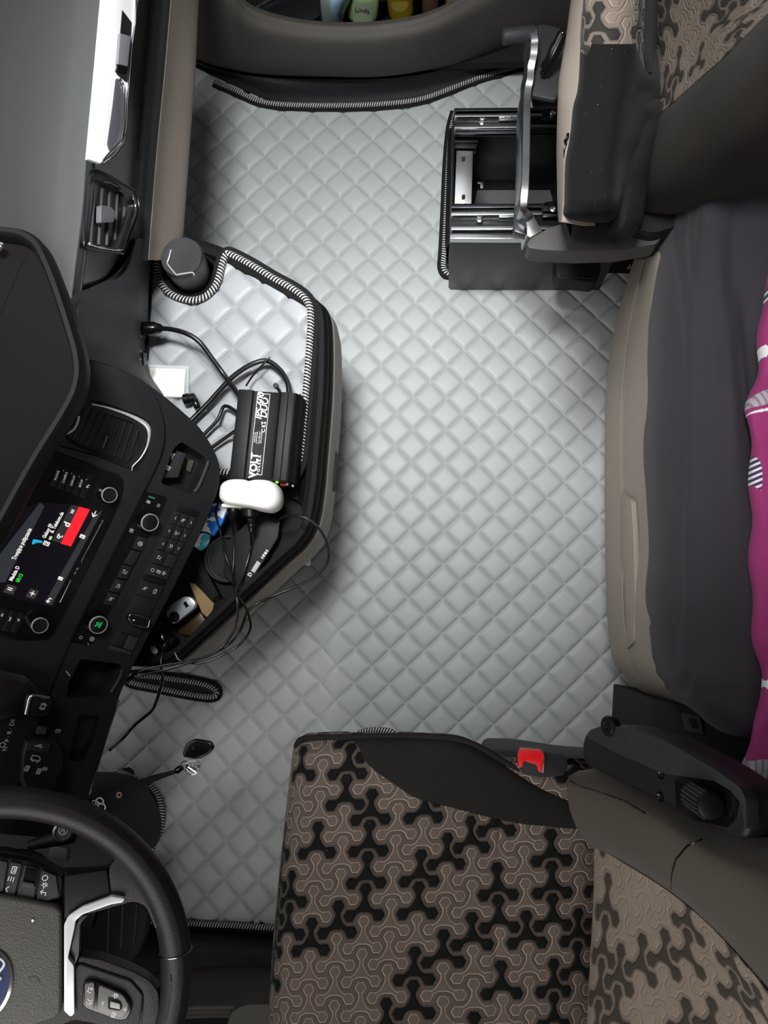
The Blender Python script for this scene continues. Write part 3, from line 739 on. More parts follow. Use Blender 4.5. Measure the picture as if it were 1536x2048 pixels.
prism('label', [lab(.30, .02), lab(.515, .02), lab(.515, .955), lab(.30, .955)], (0, 0, -.0004), plain('label_film', '#1b1718', .2), inv)
ux = (lab(.3, 0) - lab(.3, 1)).normalized(); uy = Vector((0, 0, 1)).cross(ux)
def LM(u, v, z=.0001): p = lab(u, v); return Matrix(((ux.x, uy.x, 0, p.x), (ux.y, uy.y, 0, p.y), (0, 0, 1, p.z + z), (0, 0, 0, 1)))
ms = [text_me('VOLT', .0165, LM(.368, .845), bold=.0006), text_me('P O L S K A', .0065, LM(.448, .84), bold=.0002), text_me('IPS-600', .0150, LM(.365, .17), shear=.25, bold=.0003), text_me('DUO', .0150, LM(.445, .19), shear=.25, bold=.0003),
      text_me('C E', .0085, LM(.462, .425), bold=.0002)]
for k, (w, s) in enumerate([('lıllııılıl llıılıı lı/ıl', .0036), ('ııı lılııl lıııl ıııı llılıı', .0036), ('lıllı lıı ıl lılılıı ıılı ıll', .0036), ('ııılıııl ıııı lıııl ıııılılı', .0036)]):
    ms.append(text_me(w, s, LM(.335 + .030 * k + (.012 if k > 1 else 0), .53), sx=.85))
def frame_bm(pts, w, h):
    c = sum(pts, Vector()) / len(pts); bm = bmesh.new(); n = len(pts)
    o_ = [bm.verts.new(p + Vector((0, 0, h))) for p in pts]; i_ = []
    for k, p in enumerate(pts):
        a = (pts[k - 1] - p).normalized(); b = (pts[(k + 1) % n] - p).normalized(); i_.append(bm.verts.new(p + (a + b) * w + Vector((0, 0, h))))
    for k in range(n): bm.faces.new((o_[k], o_[(k + 1) % n], i_[(k + 1) % n], i_[k]))
    return bm
ms.append(bm_me(frame_bm([lab(.305, .025), lab(.51, .025), lab(.51, .95), lab(.305, .95)], .0007, .0003)))
p = lab(.455, .36)
ms.append(bm_me(prism_bm([p + ux * a + uy * b for a, b in [(-.003, .004), (.003, .004), (-.001, 0), (.003, -.003), (-.003, -.003), (.001, 0)]], (0, 0, .0004))))
merge('label_print', ms, PRINT, inv, None)
box('power_led', T(*lerp4(.735, 1.004).xy, .470) , (.0035, .003, .004), Mat('green_led', '#aaff66', .3).emit('#9dff50', 2.2).m, inv)
box('rocker_switch', T(*(lerp4(.83, 1.015)).xy, .458), (.012, .006, .012), plain('dark_red_rocker', '#7a1013', .3), inv, .001)
for u, v in [(.90, 1.01), (.985, 1.03), (.03, -.01), (.96, -.01)]:
    bm = lathe_bm([(.0022, -.002), (.0025, .001), (.0012, .002)], T(*lerp4(u, v).xy, .466), 10); link('screw', me_of(bm), CHROME, inv)
bm = lathe_bm([(.003, -.02), (.003, .004), (.0045, .006), (.0045, .012)], T(*at(554, 775, .462)), 14); link('earth_terminal', me_of(bm), BLACK, inv)

# ---- white socket adaptor
ad = empty('white_adapter', tuple(at(500, 990, .42)), 'glossy white rounded socket adapter plugged onto the inverter end', 'adapter')
P0 = [(436, 985), (440, 968), (458, 958), (486, 957), (499, 961), (514, 958), (540, 960), (556, 972), (561, 992), (556, 1010), (543, 1020), (528, 1021), (500, 1016), (470, 1012), (450, 1008), (438, 998)]
def adr(z, s):
    P = smoothp(A3(P0, .475), 3); c = sum(P, Vector()) / len(P); return [Vector((c.x + (p.x - c.x) * s, c.y + (p.y - c.y) * s, z)) for p in P]
loft('adapter_body', [adr(.428, .86), adr(.434, .95), adr(.445, .99), adr(.462, 1.0), adr(.474, .97), adr(.482, .90), adr(.487, .78), adr(.489, .5)], WHITEP, ad, True, 60)
box('socket_face', T(*at(492, 1014, .455)), (.075, .006, .03), plain('white_socket_face', '#dcd8d2', .4), ad, .002)

# ================================================================== CORDS, PLUGS
def cord(px, r=.0022, name='power_cord', label=None, cat='cable', mat=None, grp=None):
    P = A3(px); o = tube(name, P, r, mat or CORD, None, 8, smooth=6)
    return tag(o, label, cat, grp)
# 12 V lead from the dash socket to the inverter
ld = empty('socket_lead', tuple(at(300, 658, .45)), 'thick black lead plugged in the dash socket and curving across the quilted console mat', 'cable')
tube('lead_cable', A3([(322, 657, .470), (345, 659, .474), (375, 668, .475), (400, 685, .470), (425, 718, .458), (450, 752, .448), (478, 790, .455)]), .0042, CORD, ld, 10)
def cyl_between(name, a, b, prof, mat, parent, seg=20):
    a, b = Vector(a), Vector(b); z = (b - a).normalized(); L = (b - a).length
    x = z.orthogonal().normalized(); y = z.cross(x); M = Matrix(((x.x, y.x, z.x, a.x), (x.y, y.y, z.y, a.y), (x.z, y.z, z.z, a.z), (0, 0, 0, 1)))
    return lathe(name, [(r, t * L) for r, t in prof], M, mat, parent, seg)
cyl_between('plug', at(283, 657, .470), at(326, 657, .470), [(.010, 0), (.0115, .05), (.0115, .60), (.010, .68), (.0075, .9), (.004, 1)], GLOSSBLK, ld)
cord([(578, 790, .452), (575, 765, .450), (560, 740, .446), (535, 722, .445), (505, 728, .446), (470, 750, .442), (440, 780, .438), (415, 808, .436), (385, 838, .436), (350, 870, .440)], .0045, 'inverter_lead', 'thick black lead looping behind the inverter over the console mat')
cord([(482, 830, .445), (450, 812, .440), (435, 840, .438), (405, 872, .437), (380, 900, .437)], .0032, 'inverter_lead', 'thinner black lead leaving the left side of the inverter')
cord([(470, 862, .442), (445, 880, .437), (415, 900, .436), (380, 915, .44)], .0032, 'inverter_lead', 'black lead running from inverter under the curved dash edge')
tie = tube('cable_tie', A3([(540, 714, .452), (525, 730, .450), (505, 752, .444), (492, 772, .446)]), .0016, CORD, None, 6, smooth=3); tag(tie, 'loose black cable tie sticking out of the looped lead', 'cable tie')
hd = empty('clamp_plug', tuple(at(383, 797, .43)), 'small ribbed black plug beside the paper card, half under the dash edge', 'plug')
cyl_between('plug_body', at(366, 800, .435), at(392, 795, .435), [(.006, 0), (.010, .1), (.010, .5), (.0085, .55), (.0085, .9), (.005, 1)], CORD, hd, 16)
cyl_between('plug_nose', at(388, 797, .432), at(396, 818, .43), [(.005, 0), (.006, .1), (.006, .8), (.004, 1)], GLOSSBLK, hd, 12)
# card in a clear sleeve
cardz = .428
card = empty('paper_card', tuple(at(340, 762, cardz)), 'cream printed paper card in a clear sleeve, tucked by the dash edge on the mat', 'card')
prism('card_sheet', A3([(300, 736), (371, 738), (367, 793), (300, 792)], cardz), (0, 0, -.0006), plain('cream_paper', '#efe9dc', .8), card)
SLV = Mat('clear_sleeve', '#e8ecee', .08); SLV.b.inputs['Alpha'].default_value = .22; SLV = SLV.m
prism('clear_sleeve', A3([(296, 729), (378, 732), (377, 795), (296, 796)], cardz + .0008), (0, 0, -.0004), SLV, card)
ms = []
pz = HP(cardz + .0002)
for k in range(7):
    ms.append(text_me(['~~~~~~~', '~~~~ ~~ ~~~', '~~~ ~~', '~ ~ ~ ~ ~', '~~~~', '~~~~~~', '~~~'][k], .0042, pz.frame(330 + (k % 2) * 3, 742 + k * 6.5, 0, (360, 746 + k * 6.5)), depth=.00005, sx=.9))
merge('card_print', ms, plain('faint_ink', '#8d897c', .8), card, None)

# ---- things lying in the console tray
bx = empty('black_device_box', tuple(at(528, 1110, .38)), 'flat black box with white printed label lying in the console tray', 'box')
BP = HP(.405); q = BP.pts([(452, 1084), (520, 1022), (560, 1040), (556, 1075), (500, 1168), (478, 1180), (446, 1150)])
prism('box_body', roundp(q, .006), (0, 0, -.024), SATIN, bx, .002)
ms = [text_me('D', .009, BP.frame(500, 1149, .0002, (537, 1091)), bold=.0003)]
for k, s in enumerate(['IIIIIIIIII', 'II III I', 'III II']): ms.append(text_me(s, [.010, .006, .006][k], BP.frame([512, 527, 533][k], [1134, 1112, 1104][k], .0002, ([512, 527, 533][k] + 37, [1134, 1112, 1104][k] - 58)), bold=.0003, sx=.8))
merge('box_print', ms, PRINT, bx, None)
cu = empty('cup_holder_ring', tuple(at(440, 1130, .37)), 'round cup holder with grey rim sunk in the console tray', 'cup holder')
cc = at(455, 1118, .392); 
loft('holder_wall', [[cc + Vector((math.cos(a) * r, math.sin(a) * r, h)) for a in [2 * PI * i / 40 for i in range(40)]] for r, h in [(.040, -.012), (.0405, .004), (.039, .0055), (.0375, .004), (.036, -.008), (.030, -.010)]], grain('grey_holder_rim', '#3c3d3f', .45), cu, True)
lathe('holder_floor', [(.035, -.002), (.035, .0)], Matrix.Translation(cc + Vector((0, 0, -.0075))), PITCH, cu, 40)
# blue sachets between dash and tray
sa = empty('blue_sachet', tuple(at(432, 1040, .42)), 'blue and white plastic sachet standing between dash edge and console tray', 'packet')
SM = Mat('blue_white_film', '#2f6fc0', .25); o1, o2, _ = SM.uv('Object'); w1 = SM.noise(38, 3); SM.color(SM.mix(w1.step(.50, .56), '#2c6fc4', '#e9eef2')); SM = SM.m
patch('sachet_film', [A3([(418, 1012, .415), (440, 1004, .42), (456, 1010, .425)]), A3([(408, 1040, .42), (430, 1030, .428), (446, 1042, .43)]), A3([(398, 1062, .412), (415, 1064, .42), (426, 1072, .42)])], SM, sa, 20, 20, (0, 0, -.008))
ms = [text_me('M', .014, HP(.432).frame(414, 1042, 0, (430, 1010)), bold=.0004)]
merge('sachet_print', ms, PRINT, sa, None)
sb = empty('teal_sachet', tuple(at(402, 1085, .41)), 'small white and teal printed packet below the blue sachet', 'packet')
SM2 = Mat('teal_white_film', '#58b6bd', .3); w1 = SM2.noise(55, 2); SM2.color(SM2.mix(w1.step(.47, .53), '#4fb3c0', '#eef2ee')); 
patch('packet_film', [A3([(396, 1070, .412), (408, 1066, .415), (420, 1070, .415)]), A3([(391, 1086, .41), (402, 1088, .413), (414, 1090, .412)]), A3([(388, 1092, .405), (398, 1100, .405), (404, 1099, .405)])], SM2.m, sb, 16, 16, (0, 0, -.006))
# cardboard tag, cigarette-lighter charger, silver stick
cb = prism('cardboard_tag', A3([(378, 1165), (390, 1168), (432, 1212), (416, 1236), (404, 1226)], .392), (0, 0, -.0015), plain('kraft_cardboard', '#8d744f', .85), None, 0); tag(cb, 'brown cardboard tag lying in the lower console pocket', 'card')
cb = prism('foil_wrapper', A3([(352, 1250), (380, 1216), (400, 1226), (412, 1244), (380, 1272), (360, 1268)], .386), (0, 0, -.003), plain('brown_foil', '#43331f', .3, Metallic=.4), None, .001); tag(cb, 'dark brown crumpled wrapper under the silver charger', 'wrapper')
ch = empty('silver_charger', tuple(at(350, 1225, .40)), 'silver and black car charger with usb socket lying in the console pocket', 'charger')
CP = HP(.425); q = roundp(CP.pts([(330, 1228), (344, 1206), (368, 1192), (382, 1194), (392, 1206), (388, 1218), (362, 1238), (346, 1250)]), .006)
prism('charger_body', q, (0, 0, -.014), plain('silver_grey_plastic', '#a9abb0', .3, Metallic=.6), ch, .003)
prism('usb_socket', CP.pts([(366, 1206), (372, 1202), (378, 1212), (372, 1216)], .0006), (0, 0, -.003), GLOSSBLK, ch, .0003)
lathe('charger_button', [(.0085, -.002), (.009, .001), (.007, .003), (.001, .0035)], T(*at(349, 1234, .425)), GLOSSBLK, ch, 24)
pl = empty('black_charger_plug', tuple(at(330, 1275, .40)), 'chunky black charger plug lying in the front corner of the console pocket', 'plug')
cyl_between('plug_barrel', at(316, 1262, .395), at(344, 1292, .425), [(.010, 0), (.014, .06), (.014, .3), (.0125, .34), (.0125, .6), (.015, .64), (.015, .95), (.011, 1.0)], GLOSSBLK, pl, 28)
cyl_between('plug_tip', at(308, 1258, .41), at(330, 1240, .415), [(.006, 0), (.009, .1), (.009, .9), (.005, 1)], SATIN, pl, 18)
cyl_between('plug_contact', at(304, 1295, .41), at(312, 1305, .42), [(.004, 0), (.005, .2), (.005, .8), (.003, 1)], WHITEP, pl, 14)
cyl_between('plug_contact', at(326, 1280, .436), at(322, 1268, .436), [(.0025, 0), (.003, .2), (.003, .8), (.002, 1)], CHROME, pl, 10)
# thin cords across the tray, over the rim and on to the dash
def plug2(px0, px1, z, nm, lab_):
    e = empty(nm, tuple(at(*px0, z)), lab_, 'plug'); return e
k1 = empty('mains_plug', tuple(at(463, 1030, .44)), 'left black plug with cord pushed in the white adapter', 'plug')
cyl_between('plug_body', at(468, 1008, .452), at(464, 1040, .440), [(.011, 0), (.012, .1), (.010, .5), (.006, .75), (.0045, 1)], CORD, k1)
tube('plug_cord', A3([(464, 1038, .44), (467, 1070, .41), (468, 1110, .405), (466, 1150, .41), (470, 1180, .425), (475, 1205, .43), (474, 1240, .425), (460, 1275, .42), (430, 1305, .425), (380, 1325, .43), (330, 1340, .44), (270, 1355, .46), (215, 1385, .47), (160, 1400, .50), (104, 1412, .53)]), .0021, CORD, k1, 8)
k2 = empty('mains_plug', tuple(at(503, 1040, .44)), 'right black ribbed plug with cord pushed in the white adapter', 'plug')
cyl_between('plug_body', at(500, 1010, .455), at(503, 1062, .440), [(.012, 0), (.016, .1), (.015, .35), (.007, .5), (.007, .56), (.0055, .6), (.007, .64), (.0055, .7), (.007, .76), (.0055, .84), (.005, 1)], CORD, k2)
tube('plug_cord', A3([(502, 1060, .442), (502, 1090, .415), (496, 1120, .412), (484, 1155, .42), (472, 1185, .432), (486, 1205, .44), (498, 1232, .43), (500, 1260, .41), (478, 1290, .40), (440, 1312, .41), (400, 1326, .42), (362, 1322, .43), (350, 1305, .43)]), .0021, CORD, k2, 8)
cord([(552, 1045, .445), (570, 1033, .46), (600, 1033, .475), (630, 1048, .47), (652, 1080, .45), (658, 1115, .43), (640, 1145, .415), (600, 1170, .405), (550, 1190, .41), (515, 1207, .42), (494, 1225, .42), (480, 1262, .40), (455, 1290, .40), (400, 1318, .42), (330, 1330, .44), (275, 1345, .455), (215, 1392, .475)], .0022, 'loose_cord', 'thin black cord looping far out over the console edge and above the floor')
cord([(437, 1000, .43), (432, 1030, .43), (440, 1060, .425), (446, 1095, .41), (460, 1135, .41), (476, 1180, .43)], .002, 'loose_cord', 'thin black cord hanging from behind the white adapter down to the tray')
cord([(326, 1360, .42), (322, 1375, .40), (310, 1410, .36), (300, 1425, .33), (270, 1450, .30), (245, 1478, .30), (220, 1500, .34)], .0028, 'hanging_cord', 'short cord hanging below the dash over the left floor mat')
cord([(330, 1292, .42), (322, 1320, .43), (324, 1345, .43), (326, 1362, .42)], .002, 'hanging_cord', 'thin cord hanging from charger plug over the console rim')
# blue corner of a wrapper on the floor, beneath the console side
bw = prism('blue_wrapper', A3([(594, 1133), (618, 1113), (622, 1118), (621, 1130), (612, 1134)], 0.02), (0, 0, -.012), SM, None, .002); tag(bw, 'bright blue plastic wrapper corner on the floor beneath the console', 'wrapper')
# ================================================================== DASHBOARD
dash = empty('dashboard', (-0.62, 0.45, 0.40), 'long dark grey dashboard with angled centre stack filling the left side', 'dashboard')
DTOP = grain('grey_dash_top', '#434445', 0.62, 800, var=.05); DPAN = grain('charcoal_dash_panel', '#36373a', 0.5, 900, var=.05); FASC = plain('satin_black_fascia', '#18191c', .34)
FELT = fabric('black_felt', '#120f12', .2, .98, 500, .1)
def L(px_list, ys):    # x at given y by linear interpolation
    xs = [p[0] for p in px_list]; yy = [p[1] for p in px_list]; return [float(np.interp(y, yy, xs)) for y in ys]
Ys = [-260, -120, 0, 80, 160, 240, 320, 400, 470, 520]
bR = L([(418, -260), (397, 0), (390, 150), (380, 270), (367, 450), (362, 520)], Ys); bL = L([(366, -260), (343, 0), (330, 150), (315, 300), (303, 450), (298, 520)], Ys)
kL = L([(333, -260), (307, 0), (293, 150), (282, 300), (272, 420), (262, 520)], Ys); wL = L([(222, -260), (205, 0), (187, 200), (176, 310), (168, 420), (155, 520)], Ys)
patch('lower_panel', [[at(r - 12, y, .36), at(r, y, .41), at(r - 4, y, .44), at(l + 18, y, .505), at(l + 4, y, .53), at(l, y, .538)] for y, r, l in zip(Ys, bR, bL)], BEIGE, dash, 30, 60, (-.01, 0, 0.0))
patch('knee_ledge', [[at(l + 2, y, .530), at(l - 6, y, .545), at(l - 20, y, .556), at(k + 2, y, .575), at(k, y, .58)] for y, l, k in zip(Ys, bL, kL)], DPAN, dash, 24, 60, (-.01, 0, -.004))
tube('ledge_line', [at(k + .5, y, .583) for y, k in zip(Ys[:7], kL[:7])], .0012, DSTEEL, dash, 6)
patch('fascia', [[at(k + 1, y, .578 - dz), at(k - (k - w) * .25, y, .615 - dz), at(k - (k - w) * .55, y, .68 - dz), at(w + 6, y, .755 - dz), at(w, y, .765 - dz)] for y, k, w, dz in zip(Ys + [560, 600], kL + [256, 250], wL + [150, 146], [0] * 10 + [.004, .02])], FASC, dash, 24, 60, (-.012, 0, -.004))
patch('dash_top', [[at(w + 1, y, .760), at(w - 6, y, .766), at(w - 40, y, .765), at(w - 62 - .02 * max(0, y), y, .760), at(w - 105 - .02 * max(0, y), y, .735), at(w - 200, y, .665), at(w - 420, y, .50)] for y, w in zip(Ys + [640], wL + [140])], DTOP, dash, 40, 60, (0, 0, -.02))
# chrome strip with grab recess and card holder; windscreen reflection put into its white
BR = Plane(at(205, 0, .768), at(187, 200, .768), at(262, 150, .715)); 
strip = prism('bright_strip', BR.pts([(222, -260), (205, 0), (187, 200), (176, 318), (201, 327), (246, 286), (258, 170), (270, 60), (277, 0), (292, -260)], .001), BR.n * -.006, plain('glare_white_trim', '#f4f4f4', .3, Metallic=.15), dash, .0012)
prism('strip_recess', BR.pts([(245, 20), (264, 45), (260, 150), (254, 165), (234, 148), (240, 80)], .0022), BR.n * -.004, FASC, dash, .0006)
prism('strip_slider', BR.pts([(241, 66), (262, 72), (256, 132), (236, 128)], .007), BR.n * -.006, plain('grey_slider', '#86858a', .35, Metallic=.4), dash, .0012)
prism('strip_tab', BR.pts([(236, 131), (256, 136), (252, 146), (233, 142)], .005), BR.n * -.004, GLOSSBLK, dash, .001)
prism('strip_pocket', BR.pts([(232, 158), (242, 155), (251, 180), (248, 272), (219, 302), (215, 288), (226, 210)], .0024), BR.n * -.004, plain('dark_glossy_pocket', '#4a4a50', .12), dash, .0006)
tube('strip_edge', BR.pts([(238, 158), (248, 175), (247, 240), (242, 280), (220, 303), (206, 320)], .004), .0016, CHROME, dash, 6, smooth=2)
tube('strip_edge', BR.pts([(240, -140), (272, 0), (264, 90), (255, 200), (247, 288), (207, 328)], .003), .0016, CHROME, dash, 6, smooth=2)
# passenger vent
VP = Plane(at(170, 350, .757), at(168, 480, .757), at(272, 420, .62))
VO = [(174, 356), (198, 341), (262, 376), (272, 386), (278, 420), (268, 452), (248, 502), (240, 506), (177, 496), (168, 482), (170, 405)]
def vent(name, pl, outline, inner, slats, parent, slat_w=.004, smat=None):
    fr = prism(name, roundp(pl.pts(outline, .004), .005), pl.n * -.010, FASC, parent, .0015)
    carve(fr, prism_bm(roundp(pl.pts(inner, .012), .006), pl.n * -.014))
    prism('vent_duct', roundp(pl.pts(inner, -.0045), .004), pl.n * -.006, PITCH, fr)
    for a, b in slats:
        p, q = pl.pt(*a, .001), pl.pt(*b, .001); t = (q - p).normalized(); w = pl.n.cross(t)
        nn = (pl.n + w * .5).normalized()
        prism('vent_slat', [p + w * .0007, q + w * .0007, q - w * .0007, p - w * .0007], nn * -slat_w, smat or DGREY, fr, .0003)
    return fr
sl = []
for k in range(5):
    x0 = 192 + k * 15; sl.append(((x0, 372 + k * 5), (x0 - 8 + k * 1, 488 + k * 1.5)))
v1 = vent('passenger_vent', VP, VO, [(182, 378), (200, 356), (258, 386), (266, 420), (258, 450), (238, 494), (182, 486), (176, 470)], sl, dash, .008)
prism('vent_tab', roundp(VP.pts([(203, 410), (222, 413), (230, 422), (228, 444), (202, 446)], .009), .004), VP.n * -.008, plain('grey_vent_tab', '#75757a', .35, Metallic=.3), v1, .0015)
tube('vent_rim', VP.pts(VO, .0045), .0011, DSTEEL, v1, 6, closed=True, smooth=3)
tube('vent_chrome', VP.pts([(258, 408), (262, 400), (263, 392), (267, 400), (270, 420), (262, 445), (247, 492), (240, 500), (205, 496), (178, 488)], .0055), [.0014] * 12 + [.0024] * 22 + [.0016] * 21 if False else .0019, CHROME, v1, 6, smooth=5)
tube('vent_wheel', VP.pts([(205, 362), (220, 365), (234, 372), (239, 378)], .006), .0024, GLOSSBLK, v1, 8)
# plain shoulder under the vent and its sockets
patch('centre_shoulder', [A3([(303, 474, .49), (297, 476, .525), (286, 477, .555), (274, 479, .580), (264, 500, .592), (253, 525, .604)]),
    A3([(300, 520, .48), (291, 522, .52), (280, 526, .556), (258, 534, .600), (241, 545, .616), (222, 554, .644)]),
    A3([(298, 560, .46), (288, 560, .51), (278, 564, .545), (245, 568, .603), (210, 570, .664), (182, 575, .716)]),
    A3([(297, 600, .45), (286, 600, .50), (275, 602, .54), (240, 604, .60), (195, 600, .684), (146, 593, .770)]),
    A3([(296, 645, .43), (284, 645, .48), (274, 645, .52), (240, 648, .58), (190, 652, .665), (135, 650, .74)]),
    A3([(292, 700, .42), (280, 700, .47), (271, 700, .51), (240, 695, .565), (200, 700, .62), (130, 705, .70)]),
    A3([(300, 745, .42), (292, 745, .46), (282, 740, .50), (260, 738, .545), (205, 730, .61), (140, 730, .69)]),
    A3([(330, 790, .42), (320, 790, .45), (305, 782, .48), (260, 770, .54), (205, 760, .60), (140, 760, .68)])], DPAN, dash, 40, 60, (-.02, 0, -.02))
for y in (657, 716):
    e = lathe('dash_socket', [(.0135, -.006), (.0145, .001), (.0125, .003), (.011, .001), (.010, -.006)], T(0, 0, 0), CHROME, dash, 28)
    a = at(277, y, .475); nrm = Vector((1, 0, .25)).normalized(); x_ = nrm.orthogonal().normalized(); y_ = nrm.cross(x_)
    e.data.transform(Matrix(((x_.x, y_.x, nrm.x, a.x), (x_.y, y_.y, nrm.y, a.y), (x_.z, y_.z, nrm.z, a.z), (0, 0, 0, 1))))
e = None
prism('socket_flap', roundp([at(282, 705, .50), at(290, 707, .485), at(291, 730, .475), at(284, 732, .485)], .003), (.004, 0, .002), GLOSSBLK, dash, .001)

# ---- felt-lined storage tray on top
tr_px = [(-160, 440), (-60, 448), (0, 453), (40, 458), (72, 478), (90, 512), (112, 566), (136, 640), (154, 700), (159, 742), (150, 785), (118, 842), (80, 900), (40, 970), (0, 1045), (-60, 1140), (-260, 1140), (-300, 700)]
def trr(z, k):
    P = roundp(A3(tr_px, .79), .02, 3); n = len(P); out = []
    for i, p in enumerate(P):
        a, b = P[i - 1], P[(i + 1) % n]; t = (b - a).normalized(); out.append(Vector((p.x, p.y, z)) + Vector((-t.y, t.x, 0)) * k)
    return out
# outline runs clockwise seen from above, so +k grows outwards
tray = loft('storage_tray', [trr(.745, -.02), trr(.752, -.004), trr(.765, .003), trr(.782, .004), trr(.79, 0), trr(.790, -.006), trr(.785, -.010), trr(.768, -.012)], SATIN, dash, True, 50)
patch_ = loft('felt_liner', [trr(.766, -.0115), trr(.7685, -.013), trr(.769, -.03)], FELT, tray, True, 50)
loft('tray_hinge', [[at(x, y, .76 - k) for x, y in [(100, 540), (128, 552), (146, 575), (150, 600), (140, 612), (118, 602)]] for k in (0, .03, .06)], SATIN, dash, True, 40, bev=.004)
lathe('chrome_button', [(.006, 0), (.007, .003), (.004, .006), (.001, .0065)], T(*at(0, 494, .785)), CHROME, dash, 20)

# ================================================================== CENTRE STACK
SPL = Plane(at(440, 940, .50), at(240, 1400, .50), at(60, 1100, .65))
st_px = [(150, 712), (196, 722), (244, 738), (300, 770), (345, 805), (398, 852), (428, 898), (440, 930), (440, 962), (430, 1000), (414, 1040), (385, 1100), (340, 1190), (302, 1262), (266, 1332), (240, 1388), (212, 1480), (176, 1600), (140, 1680), (-330, 1640), (-330, 1000), (60, 960), (118, 846), (158, 745)]
STK = grain('black_stack_plastic', '#1b1b1d', .46, 900, var=.05)
stack = prism('centre_stack', roundp(SPL.pts(st_px), .012, 3), Vector((-.05, 0, -.09)), STK, dash, .005, seg=3)
CUB1 = [(368, 884), (414, 914), (421, 930), (396, 982), (386, 990), (326, 968), (332, 952), (352, 898)]
CUB2 = [(164, 1322), (246, 1332), (250, 1344), (222, 1390), (214, 1398), (136, 1400), (140, 1372)]
CUB3 = [(162, 1434), (205, 1438), (190, 1490), (168, 1530), (138, 1526)]
CLM = [(293, 984), (336, 996), (340, 1002), (332, 1024), (192, 1292), (184, 1296), (146, 1289), (144, 1282), (279, 1012)]
for c_, d in [(CUB1, .035), (CUB2, .05), (CUB3, .02), (CLM, .004)]: carve(stack, prism_bm(roundp(SPL.pts(c_, .01), .005), SPL.n * -(d + .01)))
radside = [(150, 712), (240, 737), (291, 762), (312, 792), (326, 830), (332, 872), (322, 915), (296, 968), (250, 1060), (200, 1160), (150, 1262), (96, 1392), (60, 1500), (30, 1600), (-330, 1600), (-330, 1000), (60, 960), (118, 846), (158, 745)]
rs = prism('radio_surround', roundp(SPL.pts(radside, .007), .015, 3), SPL.n * -.010, STK, dash, .004, seg=3)
VO2 = [(112, 880), (140, 826), (158, 803), (172, 797), (218, 808), (286, 834), (302, 850), (305, 872), (296, 912), (280, 946), (262, 940), (190, 912), (120, 894)]
VI2 = [(132, 876), (158, 822), (172, 812), (268, 845), (284, 862), (280, 895), (262, 928), (248, 930), (150, 892)]
carve(rs, prism_bm(roundp(SPL.pts(VO2, .012), .006), SPL.n * -.030)); carve(stack, prism_bm(roundp(SPL.pts(VI2, .004), .006), SPL.n * -.03))

VS = Plane(SPL.pt(0, 0, .0), SPL.pt(100, 0, .0), SPL.pt(0, 100, .0))
sl = []
for k in range(9):
    sl.append(((172 + k * 13.5, 816 + k * 4.6), (146 + k * 13.8, 880 + k * 5.6)))
v2 = vent('centre_vent', VS, [(x, y) for x, y in VO2], VI2, sl, dash, .006, BLACK)
tube('vent_chrome', VS.pts([(184, 808), (215, 815), (258, 830), (288, 846), (298, 862), (295, 890), (282, 915), (266, 932), (264, 941)], .0075), [.0014, .0012, .0012, .0013, .0014, .0015, .0016, .0018, .002, .0022, .0024, .0027, .003, .0033, .0035, .0037, .0037, .0037, .0036, .0034, .003, .0026, .0022, .002, .0018, .0016, .0015, .0014, .0013, .0012, .0012, .0012, .0011, .001, .001, .001, .001, .001, .001, .001, .001][:41], SILVER, v2, 8, smooth=5)
tube('vent_chrome', VS.pts([(158, 832), (156, 842), (148, 858), (134, 867)], .0075), .0018, SILVER, v2, 8)
tube('vent_lever', VS.pts([(215, 872), (206, 895)], .0065), .0016, DSTEEL, v2, 6, smooth=0)
def strokes(pl, c, d, lines, s, w=.0005, off=.0006):
    """small line-drawn symbol at pixel c, its baseline towards pixel d; s = size in metres"""
    M = pl.frame(c[0], c[1], off, d); bm = bmesh.new()
    for ln in lines:
        for a, b in zip(ln[:-1], ln[1:]):
            a, b = Vector((a[0] * s, a[1] * s, 0)), Vector((b[0] * s, b[1] * s, 0)); t = (b - a)
            if t.length < 1e-7: continue
            t.normalize(); n = Vector((-t.y, t.x, 0)) * w; a = a - t * w * .5; b = b + t * w * .5
            prism_bm([M @ (a + n), M @ (b + n), M @ (b - n), M @ (a - n)], M.to_3x3() @ Vector((0, 0, -.0004)), bm)
    return bm_me(bm)
ARC = lambda cx, cy, r, a0, a1, n=8: [(cx + r * math.cos(math.radians(a0 + (a1 - a0) * i / n)), cy + r * math.sin(math.radians(a0 + (a1 - a0) * i / n))) for i in range(n + 1)]
